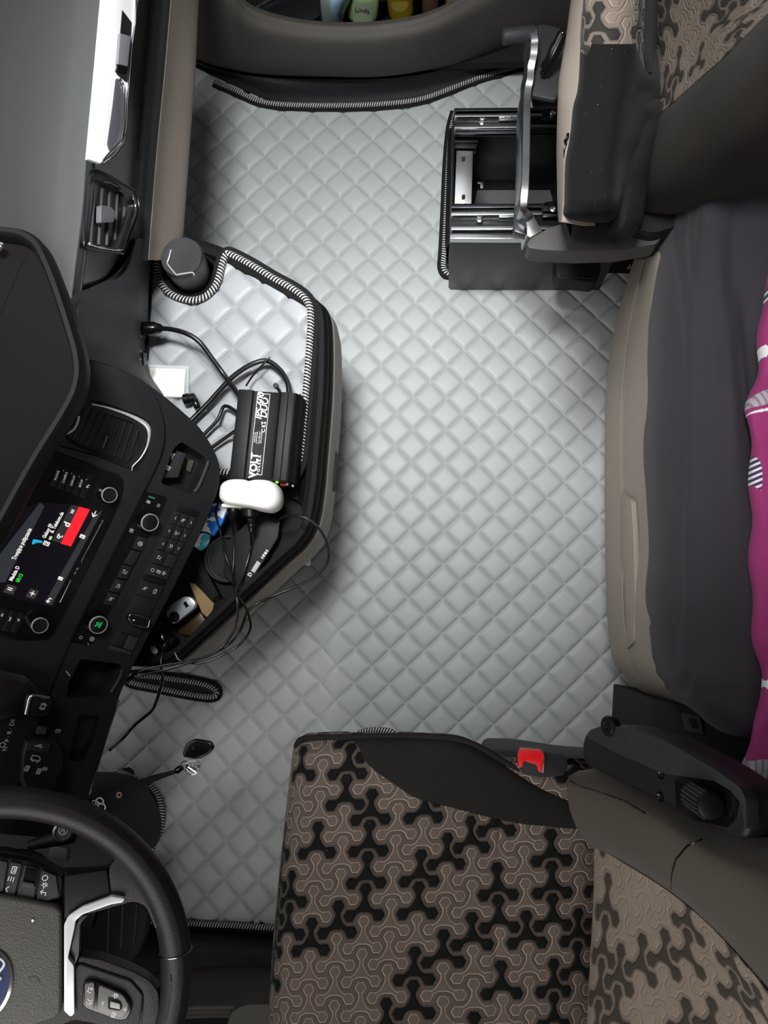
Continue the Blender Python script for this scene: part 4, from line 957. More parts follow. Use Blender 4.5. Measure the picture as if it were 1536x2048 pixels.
IC = dict(fan=[ARC(0, 0, .45, 0, 360, 12), [(-.3, 0), (.3, 0)], [(0, -.3), (0, .3)]], ff=[ARC(-.2, .2, .25, 90, 270), ARC(-.2, .2, .25, 90, -60), ARC(.2, -.15, .28, 100, 300), ARC(.2, .3, .2, 0, 200)],
    arrow=[[(-.4, 0), (.4, 0)], [(-.1, .3), (-.4, 0), (-.1, -.3)], [(.4, 0), (.4, -.3)]], lt=[[(.2, .4), (-.2, 0), (.2, -.4)]], gt=[[(-.2, .4), (.2, 0), (-.2, -.4)]],
    seat=[[(-.3, .45), (-.2, -.1), (.3, -.1), (.3, -.45)], [(-.05, .3), (.3, .2)], [(0, .1), (.35, .05)]], air=[[(-.4, .3), (0, .0), (.4, .3)], ARC(-.1, -.1, .3, 180, 360), [(.2, -.4), (.45, -.1)]],
    foot=[[(-.3, .4), (-.1, .1), (-.3, -.3), (.35, -.4)], [(.1, .4), (.4, .1)], [(.15, .1), (.4, .1), (.4, .35)]], ring=[ARC(0, 0, .38, 0, 360, 12)], box=[[(-.3, -.45), (.3, -.45), (.3, .45), (-.3, .45), (-.3, -.45)], [(-.1, -.2), (.1, -.2), (.1, .2), (-.1, .2)]],
    sun=[ARC(0, 0, .22, 0, 360, 10), [(.3, 0), (.5, 0)], [(-.3, 0), (-.5, 0)], [(0, .3), (0, .5)], [(0, -.3), (0, -.5)], [(.22, .22), (.38, .38)], [(-.22, .22), (-.38, .38)]],
    van=[[(-.45, -.2), (-.45, .25), (.2, .25), (.45, 0), (.45, -.2), (-.45, -.2)], ARC(-.2, -.25, .1, 0, 360, 6), ARC(.25, -.25, .1, 0, 360, 6)], plus=[[(-.4, 0), (.4, 0)], [(0, -.4), (0, .4)]], pause=[[(-.18, -.4), (-.18, .4)], [(.18, -.4), (.18, .4)]],
    back=[[(.4, -.3), (.4, .1), (-.4, .1)], [(-.1, .4), (-.4, .1), (-.1, -.2)]], left=[[(-.5, 0), (.5, 0)], [(0, .4), (-.5, 0), (0, -.4)], [(-.3, .2), (-.3, -.2)]], bars=[[(-.35, -.3), (-.35, .3)], [(0, -.3), (0, .3)], [(.35, -.3), (.35, .3)]],
    usb=[[(-.5, 0), (.3, 0)], [(-.2, 0), (.1, .3), (.3, .3)], ARC(.4, 0, .12, 0, 360, 8)], clover=[ARC(-.2, .2, .2, 0, 360, 8), ARC(.2, .2, .2, 0, 360, 8), ARC(-.2, -.2, .2, 0, 360, 8), ARC(.2, -.2, .2, 0, 360, 8)], slash=[[(-.3, -.4), (.3, .4)]])
ICO = plain('grey_printed_symbol', '#b9b9bb', .6)
def parts(name, mes, mat, parent):
    for me in mes: link(name, me, mat, parent, None)
def knob(px, base, r, parent, name='knob', h=.017, lab_=None):
    p = SPL.pt(*px, h + .001); M = SPL.frame(base[0], base[1], 0, (base[0] + 3, base[1] - 8)); M.translation = p - SPL.n * h
    k = lathe(name, [(r * 1.28, -.002), (r * 1.30, .002), (r * 1.18, .006), (r * 1.10, h * .8), (r * 1.05, h)], M, GLOSSBLK, parent, 40)
    M2 = M.copy(); M2.translation = p
    lathe('knob_ring', [(r * 1.08, -.002), (r * 1.08, .0008), (r * 1.03, .0018), (r * .98, .0018), (r * .95, .0004), (r * .95, -.002)], M2, SILVER, k, 40)
    lathe('knob_cap', [(r * .95, -.002), (r * .95, .0004), (r * .88, .0010), (r * .1, .0006)], M2, SATIN, k, 40)
    return k
# ---- radio
rad = prism('radio_unit', roundp(SPL.pts([(98, 908), (108, 904), (238, 950), (247, 960), (246, 985), (228, 1032), (180, 1130), (112, 1262), (96, 1280), (40, 1282), (-90, 1258), (-90, 1000), (60, 985)], .0095), .008, 3), SPL.n * -.006, plain('piano_black_radio', '#0f0f11', .16), dash, .0012)
dirp = lambda x, y: (x + 35, y - 65)
btns = []
b0, b1, b2, b3 = (114, 924), (190, 952), (172, 998), (99, 970)
for k in range(5):
    u0, u1 = k / 5 + .012, (k + 1) / 5 - .012
    f = lambda u, v: ((b0[0] + (b1[0] - b0[0]) * u) * (1 - v) + (b3[0] + (b2[0] - b3[0]) * u) * v, (b0[1] + (b1[1] - b0[1]) * u) * (1 - v) + (b3[1] + (b2[1] - b3[1]) * u) * v)
    prism('radio_button', SPL.pts([f(u0, 0), f(u1, 0), f(u1, 1), f(u0, 1)], .0115), SPL.n * -.003, SATIN, rad, .0005)
ms = []
for s, x, y in [('PHONE', 114, 951), ('CAMERA', 130, 955), ('DISPLAY', 146, 961), ('SETUP', 162, 967)]:
    ms.append(text_me(s, .0042, SPL.frame(x, y, .0117, (x + 22, y - 62)), depth=.0001, bold=.0001))
ms.append(strokes(SPL, (176, 973), (190, 945), IC['back'], .0055, .0004, .0119))
for x, y in [(127, 941), (143, 947), (158, 953), (173, 959)]: ms.append(bm_me(lathe_bm([(.0006, 0), (.0006, .0003)], SPL.frame(x, y, .0117, (x + 1, y)), 8)))
for s, x, y in [('ıılıı', 4, 1230), ('lııııl', 20, 1238), ('ıılı', 37, 1240)]: ms.append(text_me(s, .0042, SPL.frame(x, y, .0117, (x + 22, y - 62)), depth=.0001, bold=.0001))
parts('button_lettering', ms, PRINT, rad)
for k in range(3):
    x = -6 + k * 17; prism('radio_button', SPL.pts([(x + 10, 1216 + k * 4), (x + 25, 1220 + k * 4), (x + 6, 1262 + k * 3), (x - 9, 1258 + k * 3)], .0115), SPL.n * -.003, SATIN, rad, .0005)
knob((219, 990), (213, 984), .0105, rad, h=.014 + .009); knob((80, 1251), (73, 1244), .0105, rad, h=.014 + .009)
scr = prism('screen', SPL.pts([(82, 1004), (145, 1009), (208, 1019), (106, 1214), (88, 1210), (-90, 1170), (-90, 1060)], .0101), SPL.n * -.002, Mat('lit_screen_glass', '#0b0a10', .08).emit('#1b1820', .35).m, rad)
def em(c, k=1.0):
    return Mat('lit_' + c.lstrip('#'), '#050505', .3).emit(c, k).m
def tile(name, pts, c, k=1.0, o=.0104): return prism(name, SPL.pts(pts, o), SPL.n * -.0002, em(c, k), scr, 0, sharp=None)
tile('status_bar', [(80, 1005), (89, 1013), (60, 1070), (10, 1165), (-8, 1164), (-40, 1160)], '#33363d', .8); tile('menu_bar', [(189, 1030), (205, 1021), (103, 1211), (89, 1206)], '#37373a', .8)
tile('call_tile', [(143, 1010), (158, 1013), (122, 1087), (104, 1081)], '#343436', .8); tile('red_call_button', [(158, 1013), (180, 1019), (142, 1093), (121, 1087)], '#ff2431', 1.0)
tile('pause_tile', [(15, 1168), (34, 1173), (26, 1190), (6, 1184)], '#3c3a36', .8); tile('plus_tile', [(61, 1177), (78, 1182), (69, 1199), (51, 1193)], '#3c3a36', .8)
ms = [text_me('Trwające połączenie', .0078, SPL.frame(44, 1088, .0107, dirp(44, 1088)), depth=.0001, bold=.0002, sx=.72), text_me('Galaxy S9', .0070, SPL.frame(95, 1062, .0107, dirp(95, 1062)), depth=.0001, bold=.0002, sx=.78),
      text_me('&. Telekom.de', .0070, SPL.frame(114, 1045, .0107, dirp(114, 1045)), depth=.0001, bold=.0002, sx=.78), text_me('Madzia D', .0072, SPL.frame(29, 1147, .0107, dirp(29, 1147)), depth=.0001, bold=.0002, sx=.8)]
for ic, c, s in [('pause', (20, 1178), .007), ('plus', (65, 1187), .008), ('back', (98, 1201), .008), ('box', (121, 1157), .006), ('box', (165, 1073), .007), ('left', (189, 1028), .009), ('bars', (145, 1023), .006), ('ff', (120, 1073), .007), ('box', (93, 1087), .008)]:
    ms.append(strokes(SPL, c, dirp(*c), IC[ic], s, .0006, .0108))
ms.append(text_me('d', .013, SPL.frame(134, 1049, .0107, dirp(134, 1049)), depth=.0001, bold=.0004))
parts('screen_lettering', ms, em('#f4efe9', 1.0), scr)
merge('call_timer', [text_me('00:13', .0075, SPL.frame(39, 1156, .0107, dirp(39, 1156)), depth=.0001, bold=.0002, sx=.75)], em('#2bdc3c', 1.0), scr, None)
merge('handset_symbol', [bm_me(prism_bm(SPL.pts([(66, 1079), (72, 1079), (85, 1082), (84, 1086), (74, 1085), (66, 1089), (64, 1088)], .0107), SPL.n * -.0002))], em('#18b4d8', 1.0), scr, None)
merge('battery_symbol', [bm_me(prism_bm(SPL.pts([(100, 1072), (105, 1073), (102, 1080), (97, 1079)], .0107), SPL.n * -.0002))], em('#b8d8a0', 1.0), scr, None)
merge('button_mark', [text_me('--', .008, SPL.frame(150, 1053, .0107, dirp(150, 1053)), depth=.0001)], em('#8e1018', .7), scr, None)
tube('radio_slot_line', SPL.pts([(206, 1040), (162, 1124)], .0105), .0009, STEEL, rad, 6, smooth=0); tube('radio_slot_line', SPL.pts([(142, 1160), (120, 1205)], .0105), .0009, STEEL, rad, 6, smooth=0)
merge('radio_mark', [text_me('lııılıı · ıılııı', .003, SPL.frame(152, 1142, .0100, dirp(152, 1142)), depth=.0001), strokes(SPL, (46, 1022), (60, 996), IC['box'], .005, .0005, .0098), strokes(SPL, (43, 1037), (57, 1011), IC['slash'], .006, .0006, .0098)], ICO, rad, None)
# ---- climate strip
cl = prism('climate_panel', roundp(SPL.pts(CLM, -.0035), .004), SPL.n * -.003, plain('black_climate_glass', '#0c0c0e', .3), dash)
knob((300, 1045), (293, 1038), .0125, cl, h=.016, name='climate_knob'); k2_ = knob((197, 1250), (190, 1243), .0125, cl, h=.016, name='climate_knob')
for i, q in enumerate([[(277, 1072), (297, 1079), (284, 1103), (264, 1097)], [(263, 1100), (282, 1105), (267, 1132), (248, 1127)], [(246, 1130), (265, 1134), (254, 1158), (233, 1155)], [(232, 1158), (252, 1162), (240, 1186), (219, 1182)], [(218, 1185), (238, 1189), (227, 1212), (206, 1208)]]):
    b_ = prism('climate_button', SPL.pts(q, .0005), SPL.n * -.004, BLACK, cl, .0006)
    if i != 1:
        cx, cy = sum(p[0] for p in q) / 4, sum(p[1] for p in q) / 4
        merge('button_symbol', [strokes(SPL, (cx, cy), dirp(cx, cy), IC[['fan', '', 'foot', 'air', 'seat'][i]], .0075, .0004, .0008)], ICO, b_, None)
parts('climate_symbol', [strokes(SPL, (263, 1061), dirp(263, 1061), IC['clover'], .007, .0003, -.0032), strokes(SPL, (317, 1011), dirp(317, 1011), IC['ring'], .0055, .0004, -.0032), strokes(SPL, (297, 1004), dirp(297, 1004), IC['box'], .0055, .0004, -.0032),
    strokes(SPL, (162, 1275), dirp(162, 1275), IC['ring'], .0055, .0004, -.0032), strokes(SPL, (184, 1278), dirp(184, 1278), IC['fan'], .007, .0004, -.0032), strokes(SPL, (177, 1289), dirp(177, 1289), IC['slash'], .005, .0005, -.0032)], ICO, cl)
merge('climate_lamp', [bm_me(prism_bm(SPL.pts([(298, 992), (310, 996), (310, 998), (297, 994)], -.003), SPL.n * -.0003))], em('#18a060', .9), cl, None)
merge('climate_readout', [text_me('20', .011, SPL.frame(197, 1250, .0192, dirp(197, 1250)), depth=.0001, bold=.0002, sx=.7), strokes(SPL, (203, 1248), dirp(203, 1248), [[(-.5, 0), (.5, 0)]], .007, .0004, .0193)], em('#20b858', .9), cl, None)
# ---- switch bank
def lx(y): return 356 + (y - 1010) * (217 - 356) / (1299 - 1010)
def sw(y0, y1, u0=0, u1=1, o=.004, nm='rocker_switch', mat=None):
    W = 45; H_ = 13
    q = [(lx(y0) + W * u0 + 1, y0 + H_ * u0), (lx(y0) + W * u1 - 1, y0 + H_ * u1), (lx(y1) + W * u1 - 1, y1 + H_ * u1), (lx(y1) + W * u0 + 1, y1 + H_ * u0)]
    b_ = prism(nm, SPL.pts(q, o), SPL.n * -.006, mat or BLACK, bank, .0007); return b_, (sum(p[0] for p in q) / 4, sum(p[1] for p in q) / 4)
bank = prism('switch_bank', SPL.pts([(354, 1008), (401, 1021), (400, 1030), (262, 1312), (214, 1300)], .001), SPL.n * -.003, PITCH, dash, .0008)
sw(1010, 1021, mat=SATIN)
for (a, b, ic) in [(1023, 1046, 'seat'), (1048, 1072, 'ff'), (1074, 1098, 'air')]:
    for u0, u1, s_ in [(0, .30, 'lt'), (.31, .68, ic), (.69, 1, 'gt')]:
        b_, c = sw(a, b, u0, u1); merge('switch_symbol', [strokes(SPL, c, dirp(*c) if s_ == ic else (c[0] + 30, c[1] + 9), IC[s_], .0065 if s_ == ic else .0045, .0004, .0042)], ICO, b_, None)
b_, c = sw(1100, 1124, 0, .5); merge('switch_symbol', [strokes(SPL, c, dirp(*c), IC['foot'], .007, .0004, .0042)], ICO, b_, None); sw(1100, 1124, .52, 1)
b_, c = sw(1126, 1148); merge('switch_symbol', [strokes(SPL, (c[0] + dx, c[1] + dx * .28), dirp(*c), IC[i_], .0065, .0004, .0042) for dx, i_ in [(-12, 'ring'), (0, 'box'), (11, 'sun')]], ICO, b_, None)
sw(1150, 1158, mat=SATIN)
b_, c = sw(1160, 1187); merge('switch_symbol', [strokes(SPL, (c[0] + dx, c[1] + dx * .28), dirp(*c), IC[i_], .0075, .0004, .0042) for dx, i_ in [(-10, 'seat'), (10, 'van')]], ICO, b_, None)
sw(1190, 1262, o=.003); sw(1264, 1289, 0, .5); sw(1264, 1289, .52, 1, mat=BLACK2); sw(1291, 1298, mat=BLACK2)
rk = prism('light_switch', roundp(SPL.pts([(256, 1232), (266, 1228), (298, 1238), (300, 1246), (294, 1257), (262, 1249), (255, 1242)], .014), .004), SPL.n * -.012, SATIN, bank, .002)
tube('switch_outline', SPL.pts([(258, 1233), (268, 1229), (297, 1239), (298, 1246), (293, 1255), (264, 1248)], .0148), .0008, CHROME, rk, 6, closed=True, smooth=3)
prism('switch_mark', SPL.pts([(266, 1239), (270, 1240), (269, 1242), (265, 1241)], .0144), SPL.n * -.0003, PRINT, rk)
# ---- cubby fittings
cb_ = prism('cubby_plate', SPL.pts([(353, 901), (372, 907), (356, 955), (326, 956)], -.012), SPL.n * -.006, BLACK2, dash, .0008)
merge('plate_symbols', [strokes(SPL, (346, 913), dirp(346, 913), IC['usb'], .010, .0005, -.0115), strokes(SPL, (335, 935), dirp(335, 935), IC['box'], .009, .0006, -.0115)], PRINT, cb_, None)
prism('cubby_card', SPL.pts([(376, 918), (388, 922), (380, 945), (372, 940)], -.030), SPL.n * -.002, plain('dull_green_card', '#3c4134', .6), dash)
tube('cubby_lip', SPL.pts([(417, 922), (410, 942), (396, 974), (388, 984)], .0015), .003, BLACK2, dash, 8)
tube('cubby_lip', SPL.pts([(244, 1338), (240, 1355), (222, 1385)], .0015), .003, BLACK2, dash, 8)
# ---- lower left: gear selector, brake knob, key switch housing
gl = prism('brake_lever', roundp(SPL.pts([(52, 1393), (60, 1389), (98, 1394), (105, 1402), (98, 1428), (84, 1434), (48, 1430)], .050), .006), SPL.n * -.05, plain('dark_bronze_lever', '#3a3230', .25, Metallic=.5), dash, .004)
prism('lever_face', roundp(SPL.pts([(74, 1398), (100, 1401), (94, 1426), (72, 1428)], .051), .004), SPL.n * -.003, SATIN, gl, .001)
tube('lever_chrome', SPL.pts([(52, 1428), (56, 1410), (60, 1396), (68, 1391), (98, 1396)], .0515), .0026, CHROME, gl, 8)
merge('lever_symbol', [strokes(SPL, (86, 1413), (100, 1388), IC['ring'] + [ARC(0, 0, .6, 120, 240), ARC(0, 0, .6, -60, 60)], .0075, .0005, .0513)], ICO, gl, None)
loft('lever_boot', [[SPL.pt(x, y, h) for x, y in [(-60, 1350), (0, 1340), (50, 1352), (80, 1380), (60, 1420), (0, 1440), (-60, 1430)]] for h in (-.01, .02)] + [[SPL.pt(x * .6 + 22, y * .6 + 1395 * .4, .045) for x, y in [(-60, 1350), (0, 1340), (50, 1352), (80, 1380), (60, 1420), (0, 1440), (-60, 1430)]]], fabric('brown_black_boot', '#0d0908', .2, .7), dash, True, 70)
prism('panel_button', roundp(SPL.pts([(76, 1453), (95, 1454), (92, 1470), (72, 1469)], .010), .002), SPL.n * -.006, DGREY, dash, .001)
kh = loft('key_switch_housing', [[SPL.pt(82 + (x - 82) * s, 1535 + (y - 1535) * s, h) for x, y in [(52, 1484), (70, 1480), (108, 1482), (120, 1496), (124, 1530), (112, 1560), (100, 1588), (60, 1592), (44, 1560), (46, 1510)]] for s, h in [(1.12, .0), (1.08, .02), (1.0, .034), (.92, .036)]], BLACK, dash, True, 30)
prism('housing_button', roundp(SPL.pts([(55, 1485), (102, 1489), (98, 1506), (52, 1501)], .0385), .002), SPL.n * -.004, BLACK2, kh, .001)
merge('housing_symbols', [strokes(SPL, c, (c[0] + 30, c[1] + 6), IC[i_], s, .0006, o) for c, i_, s, o in [((77, 1493), 'usb', .010, .0388), ((72, 1517), 'van', .014, .0366), ((54, 1537), 'box', .008, .0366), ((78, 1543), 'box', .008, .0366), ((90, 1538), 'bars', .007, .0366)]], ICO, kh, None)
merge('gear_marks', [text_me('N · P · R · DE', .0085, SPL.frame(18, 1470, .0075, (32, 1420)), depth=.0001), strokes(SPL, (5, 1490), (14, 1460), IC['ring'], .009, .0005, .0078), strokes(SPL, (116, 1462), (124, 1440), IC['box'], .007, .0004, .0016), strokes(SPL, (136, 1347), (142, 1330), IC['slash'], .010, .0006, .001)], ICO, dash, None)
tube('stack_edge_line', SPL.pts([(238, 1400), (212, 1478), (178, 1592)], .001), .0014, DSTEEL, dash, 6)
# lower column and knee area under the wheel
LOWM = grain('black_lower_dash', '#141415', .6)
prism('lower_dash', roundp(A3([(-330, 1600), (120, 1590), (180, 1600), (215, 1640), (240, 1700), (232, 1760), (160, 1800), (60, 1900), (-330, 2200)], .36), .02), (0, 0, -.20), LOWM, dash, .01)
# ================================================================== STEERING WHEEL, COLUMN, PEDALS, KEYS
WC = Vector((-.497, -.433, .805)); th = math.radians(20)
we1 = Vector((math.cos(th), 0, -math.sin(th))); we2 = Vector((0, 1, 0)); wn = Vector((math.sin(th), 0, math.cos(th)))
WPL = Plane(WC, WC + we2, WC + we1)
LEATH = grain('black_wheel_leather', '#232120', .40, 1100, .0003)
wh = empty('steering_wheel', tuple(WC), 'big black leather steering wheel with chrome-trimmed spokes at bottom left', 'steering wheel')
seg = 160; P = [WC + we1 * math.cos(2 * PI * i / seg) * .2075 + we2 * math.sin(2 * PI * i / seg) * .2075 for i in range(seg)]
tube('rim', P, .0178, LEATH, wh, 20, closed=True, smooth=0)
def ang_pt(a, r=.2075, h=0): a = math.radians(a); return WC + we1 * math.cos(a) * r + we2 * math.sin(a) * r + wn * h
# seam rings and stitched line on the rim
for a in (9,):
    c = ang_pt(a); er = (c - WC).normalized(); tube('rim_ring', [c + (er * math.cos(t) + wn * math.sin(t)) * .0184 for t in [2 * PI * i / 24 for i in range(24)]], .0007, CHROME, wh, 6, closed=True, smooth=0)
tube('rim_seam', [ang_pt(a, .2015, .0170) for a in range(-40, 8, 4)], .0006, GLOSSBLK, wh, 6)
def wslab(name, px, h0, h1, mat, parent=wh, r=.006, bev=.0025): return prism(name, roundp(WPL.pts(px, h1), r, 4), wn * (h0 - h1), mat, parent, bev, seg=3)
HUBM = grain('grey_airbag_leather', '#524f4b', .5, 500, .0006)
pad = wslab('airbag_pad', [(-260, 1760), (0, 1792), (60, 1802), (112, 1814), (122, 1822), (123, 1980), (122, 2026), (112, 2036), (40, 2062), (-40, 2120), (-260, 2140)], -.02, .016, HUBM, wh, .012, .006)
wslab('hub_back', [(-260, 1735), (0, 1700), (60, 1712), (125, 1745), (215, 1738), (235, 1712), (262, 1716), (306, 1764), (330, 1850), (316, 1868), (296, 1815), (268, 1803), (165, 1832), (156, 1850), (158, 1915), (262, 1945), (322, 1975), (322, 2040), (270, 2066), (150, 2040), (60, 2075), (-40, 2200), (-260, 2200)], -.022, -.006, LEATH, wh, .006, .004)
cp = wslab('control_panel', [(-120, 1708), (0, 1714), (58, 1722), (108, 1744), (126, 1754), (122, 1796), (96, 1806), (66, 1804), (0, 1790), (-120, 1770)], -.006, .008, SATIN, wh, .005, .002)
for q in [[(0, 1722), (15, 1724), (6, 1784), (-12, 1780)], [(20, 1724), (44, 1728), (28, 1796), (8, 1792)], [(49, 1730), (78, 1738), (68, 1800), (32, 1796)], [(83, 1740), (112, 1752), (118, 1792), (96, 1802), (72, 1800)]]:
    wslab('wheel_button', q, .006, .0105, BLACK2, cp, .002, .0008)
wslab('thumb_roller', [(50, 1736), (75, 1742), (70, 1776), (44, 1770)], .008, .0125, GLOSSBLK, cp, .002, .001); wslab('roller_cap', [(46, 1764), (68, 1768), (67, 1777), (44, 1774)], .010, .0155, DGREY, cp, .001, .0006)
parts('button_symbol', [strokes(WPL, c, (c[0] + 20, c[1] + 4), IC[i_], s * .75, .0004, .0108) for c, i_, s in [((28, 1740), 'box', .010), ((22, 1758), 'bars', .010), ((14, 1778), 'lt', .009), ((90, 1756), 'ring', .010), ((89, 1771), 'sun', .009), ((86, 1786), 'back', .010)]], PRINT, cp)
wslab('spoke', [(130, 1752), (214, 1740), (220, 1790), (165, 1812), (137, 1832), (128, 1840)], -.006, .010, SATIN, wh, .004, .002)
wslab('spoke_leather', [(216, 1738), (236, 1712), (268, 1722), (304, 1766), (326, 1845), (312, 1862), (292, 1812), (266, 1801), (222, 1790)], -.012, .009, LEATH, wh, .008, .005)
wslab('chrome_bracket', [(224, 1793), (250, 1797), (246, 1805), (222, 1809), (165, 1829), (151, 1842), (149, 1856), (136, 1916), (148, 1932), (149, 2028), (141, 2034), (128, 2022), (128, 1850), (136, 1833), (165, 1814)], .0, .015, plain('satin_silver_trim', '#e4e4e6', .3, Metallic=.35), wh, .002, .0015)
wslab('dark_inset', [(140, 1906), (152, 1850), (160, 1834), (176, 1830), (160, 1848), (158, 1910), (150, 1930)], -.004, .006, plain('gunmetal_inset', '#55565a', .3, Metallic=.6), wh, .002, .001)
wslab('spoke', [(150, 1936), (160, 1928), (262, 1962), (286, 1990), (280, 2046), (262, 2060), (152, 2030)], -.006, .010, DGREY, wh, .004, .002)
wslab('spoke_leather', [(156, 1912), (200, 1918), (262, 1940), (300, 1960), (318, 1985), (318, 2060), (282, 2060), (288, 1990), (262, 1962), (156, 1930)], -.014, .007, LEATH, wh, .006, .004)
rc = wslab('control_panel', [(166, 1968), (172, 1962), (188, 1960), (250, 1986), (264, 2008), (264, 2022), (254, 2040), (236, 2042), (172, 2018), (164, 2008)], .006, .014, GLOSSBLK, wh, .004, .0015)
wslab('wheel_button', [(170, 1968), (188, 1965), (190, 1990), (186, 2020), (170, 2012)], .012, .0165, plain('grey_wheel_button', '#6e6b69', .3), rc, .002, .001)
wslab('wheel_button', [(198, 1970), (246, 1990), (258, 2010), (256, 2022), (248, 2036), (234, 2036), (194, 2022)], .012, .0165, plain('grey_wheel_pad', '#6b6866', .3), rc, .004, .001)
wslab('pad_hole', [(216, 1993), (240, 2000), (246, 2012), (240, 2022), (216, 2018)], .0162, .0168, PITCH, rc, .002, .0002); wslab('pad_button', [(221, 2003), (240, 2008), (240, 2019), (220, 2015)], .0162, .0185, plain('pale_pad_button', '#a7a5a3', .3), rc, .001, .0006)
parts('button_symbol', [strokes(WPL, c, (c[0] + 20, c[1] + 4), IC[i_], s * .7, .0004, .0168) for c, i_, s in [((179, 1980), 'foot', .009), ((179, 2003), 'air', .010), ((231, 1992), 'sun', .008), ((250, 2019), 'plus', .007), ((227, 2030), 'box', .008), ((206, 2006), 'lt', .006)]], PRINT, rc)
# oval badge in the middle of the pad: dark blue with a pale script-like stroke and rim
bc = WPL.pt(-26, 1968, .0165)
def oval(a, b, h, n=48): return [bc + we2 * math.cos(2 * PI * i / n) * a + we1 * math.sin(2 * PI * i / n) * b + wn * h for i in range(n)]
bd = prism('oval_badge', oval(.036, .026, .0018), wn * -.004, CHROME, wh, .0008)
prism('badge_field', oval(.0325, .0225, .0024), wn * -.001, plain('deep_blue_enamel', '#28365e', .2), bd)
tube('badge_script', [bc + we2 * a + we1 * b + wn * .0027 for a, b in [(-.026, .004), (-.018, .013), (-.008, .006), (-.012, -.006), (0, .002), (.006, .014), (.010, .002), (.016, -.008), (.022, .006), (.027, .002)]], .0016, PRINT, bd, 6)
tube('badge_script', [bc + we2 * a + we1 * b + wn * .0027 for a, b in [(.010, .010), (.020, .016), (.026, .010), (.020, .004), (.014, .008)]], .0014, PRINT, bd, 6)
merge('pad_mark', [strokes(WPL, (65, 1966), (80, 1972), [ARC(0, 0, .5, 20, 160), ARC(0, -.15, .6, 40, 140)], .013, .0005, .0163)], DSTEEL, wh, None)
lathe('pad_speck', [(.0015, 0), (.0015, .0008)], Matrix.Translation(WPL.pt(66, 1841, .0165)), PRINT, wh, 10)
# column
col = empty('steering_column', (-.6, -.43, .4), 'black steering column shroud and stalk behind the steering wheel', 'column')
def ring_at(c, rx, ry, n=24): return [c + we1 * math.cos(2 * PI * i / n) * rx + we2 * math.sin(2 * PI * i / n) * ry for i in range(n)]
loft('column_shroud', [ring_at(WC - wn * .024, .05, .06), ring_at(WC - wn * .05, .062, .075), ring_at(WC - wn * .16, .07, .085), ring_at(WC - wn * .30 - we1 * .02, .06, .07)], LOWM, col, True, 50)
cyl_between('stalk', at(60, 1690, .70), at(150, 1668, .71), [(.006, 0), (.008, .3), (.010, .8), (.010, .95), (.004, 1)], SATIN, col, 18)
ig = lathe('ignition_ring', [(.011, -.004), (.012, .001), (.0095, .003), (.0085, .0)], WPL.frame(126, 1663, -.055, (140, 1660)), plain('silver_ring', '#8f9092', .3, Metallic=.7), col, 24)
merge('ring_symbol', [strokes(WPL, (126, 1661), (140, 1664), IC['ring'] + [[(-.2, -.3), (0, .3), (.2, -.3)]], .013, .0008, -.051)], PRINT, ig, None)
prism('column_flap', roundp(A3([(100, 1690), (136, 1698), (132, 1726), (96, 1716)], .60), .003), (0, 0, -.01), DGREY, col, .002)
# pedals
ped = empty('accelerator_pedal', tuple(at(260, 1850, 0.0)), 'ribbed black accelerator pedal seen through the wheel opening', 'pedal')
PP = Plane(at(215, 1800, .10), at(215, 1925, .10), at(290, 1850, .16))
prism('pedal_plate', roundp(PP.pts([(222, 1798), (292, 1800), (290, 1865), (276, 1905), (255, 1930), (225, 1915), (150, 1890), (150, 1810)]), .008), PP.n * -.012, grain('worn_black_pedal', '#2b2b2c', .5), ped, .003)
for k in range(3): tube('pedal_rib', PP.pts([(218 + k * 28, 1808), (216 + k * 26, 1905 - k * 8)], .002), .0022, DGREY, ped, 6, smooth=0)
prism('pedal_arm', A3([(200, 1800), (150, 1790), (120, 1850), (180, 1860)], .10), (0, 0, -.11), SATIN, ped, .003)
# key on lanyard
ky = empty('key_on_lanyard', tuple(at(390, 1500, .42)), 'black key fob and keys hanging on a printed black lanyard over the floor', 'keys')
kz = .43
fob = prism('key_fob', roundp(A3([(365, 1506), (372, 1486), (388, 1478), (422, 1484), (428, 1496), (418, 1508), (396, 1520), (366, 1514)], kz), .010), (0, 0, -.011), GLOSSBLK, ky, .004, seg=3)
lathe('fob_button', [(.0022, -.001), (.0024, .0005), (.001, .0008)], T(*at(386, 1497, kz)), SATIN, fob, 14)
tube('split_ring', [at(372, 1532, kz - .004) + Vector((math.cos(a) * .009, math.sin(a) * .008, math.sin(a) * .004)) for a in [2 * PI * i / 16 for i in range(16)]], .0011, CHROME, ky, 6, closed=True, smooth=2)
prism('door_key', roundp(A3([(372, 1522), (398, 1520), (401, 1534), (394, 1548), (380, 1552), (370, 1544)], kz - .014), .004), (0, 0, -.003), STEEL, ky, .001)
prism('small_key', roundp(A3([(378, 1530), (398, 1526), (400, 1530), (380, 1538)], kz - .008), .002), (0, 0, -.002), chrome('brass_grey_key', '#a8a39a', .3), ky, .0006)
for a, b in [((376, 1534), (392, 1545)), ((372, 1538), (384, 1550)), ((382, 1530), (398, 1538))]: tube('key_ring', A3([a, b], kz - .004), .0010, CHROME, ky, 6, smooth=0)
cyl_between('lanyard_clip', at(350, 1544, kz), at(366, 1533, kz - .003), [(.003, 0), (.0055, .2), (.005, .7), (.003, 1)], GLOSSBLK, ky, 14)
lp = smoothp(A3([(352, 1543, kz), (325, 1551, .435), (300, 1560, .44), (270, 1574, .45), (235, 1590, .46), (195, 1608, .47), (150, 1628, .48), (120, 1650, .50)]), 6, False)
bm = bmesh.new(); pv = None
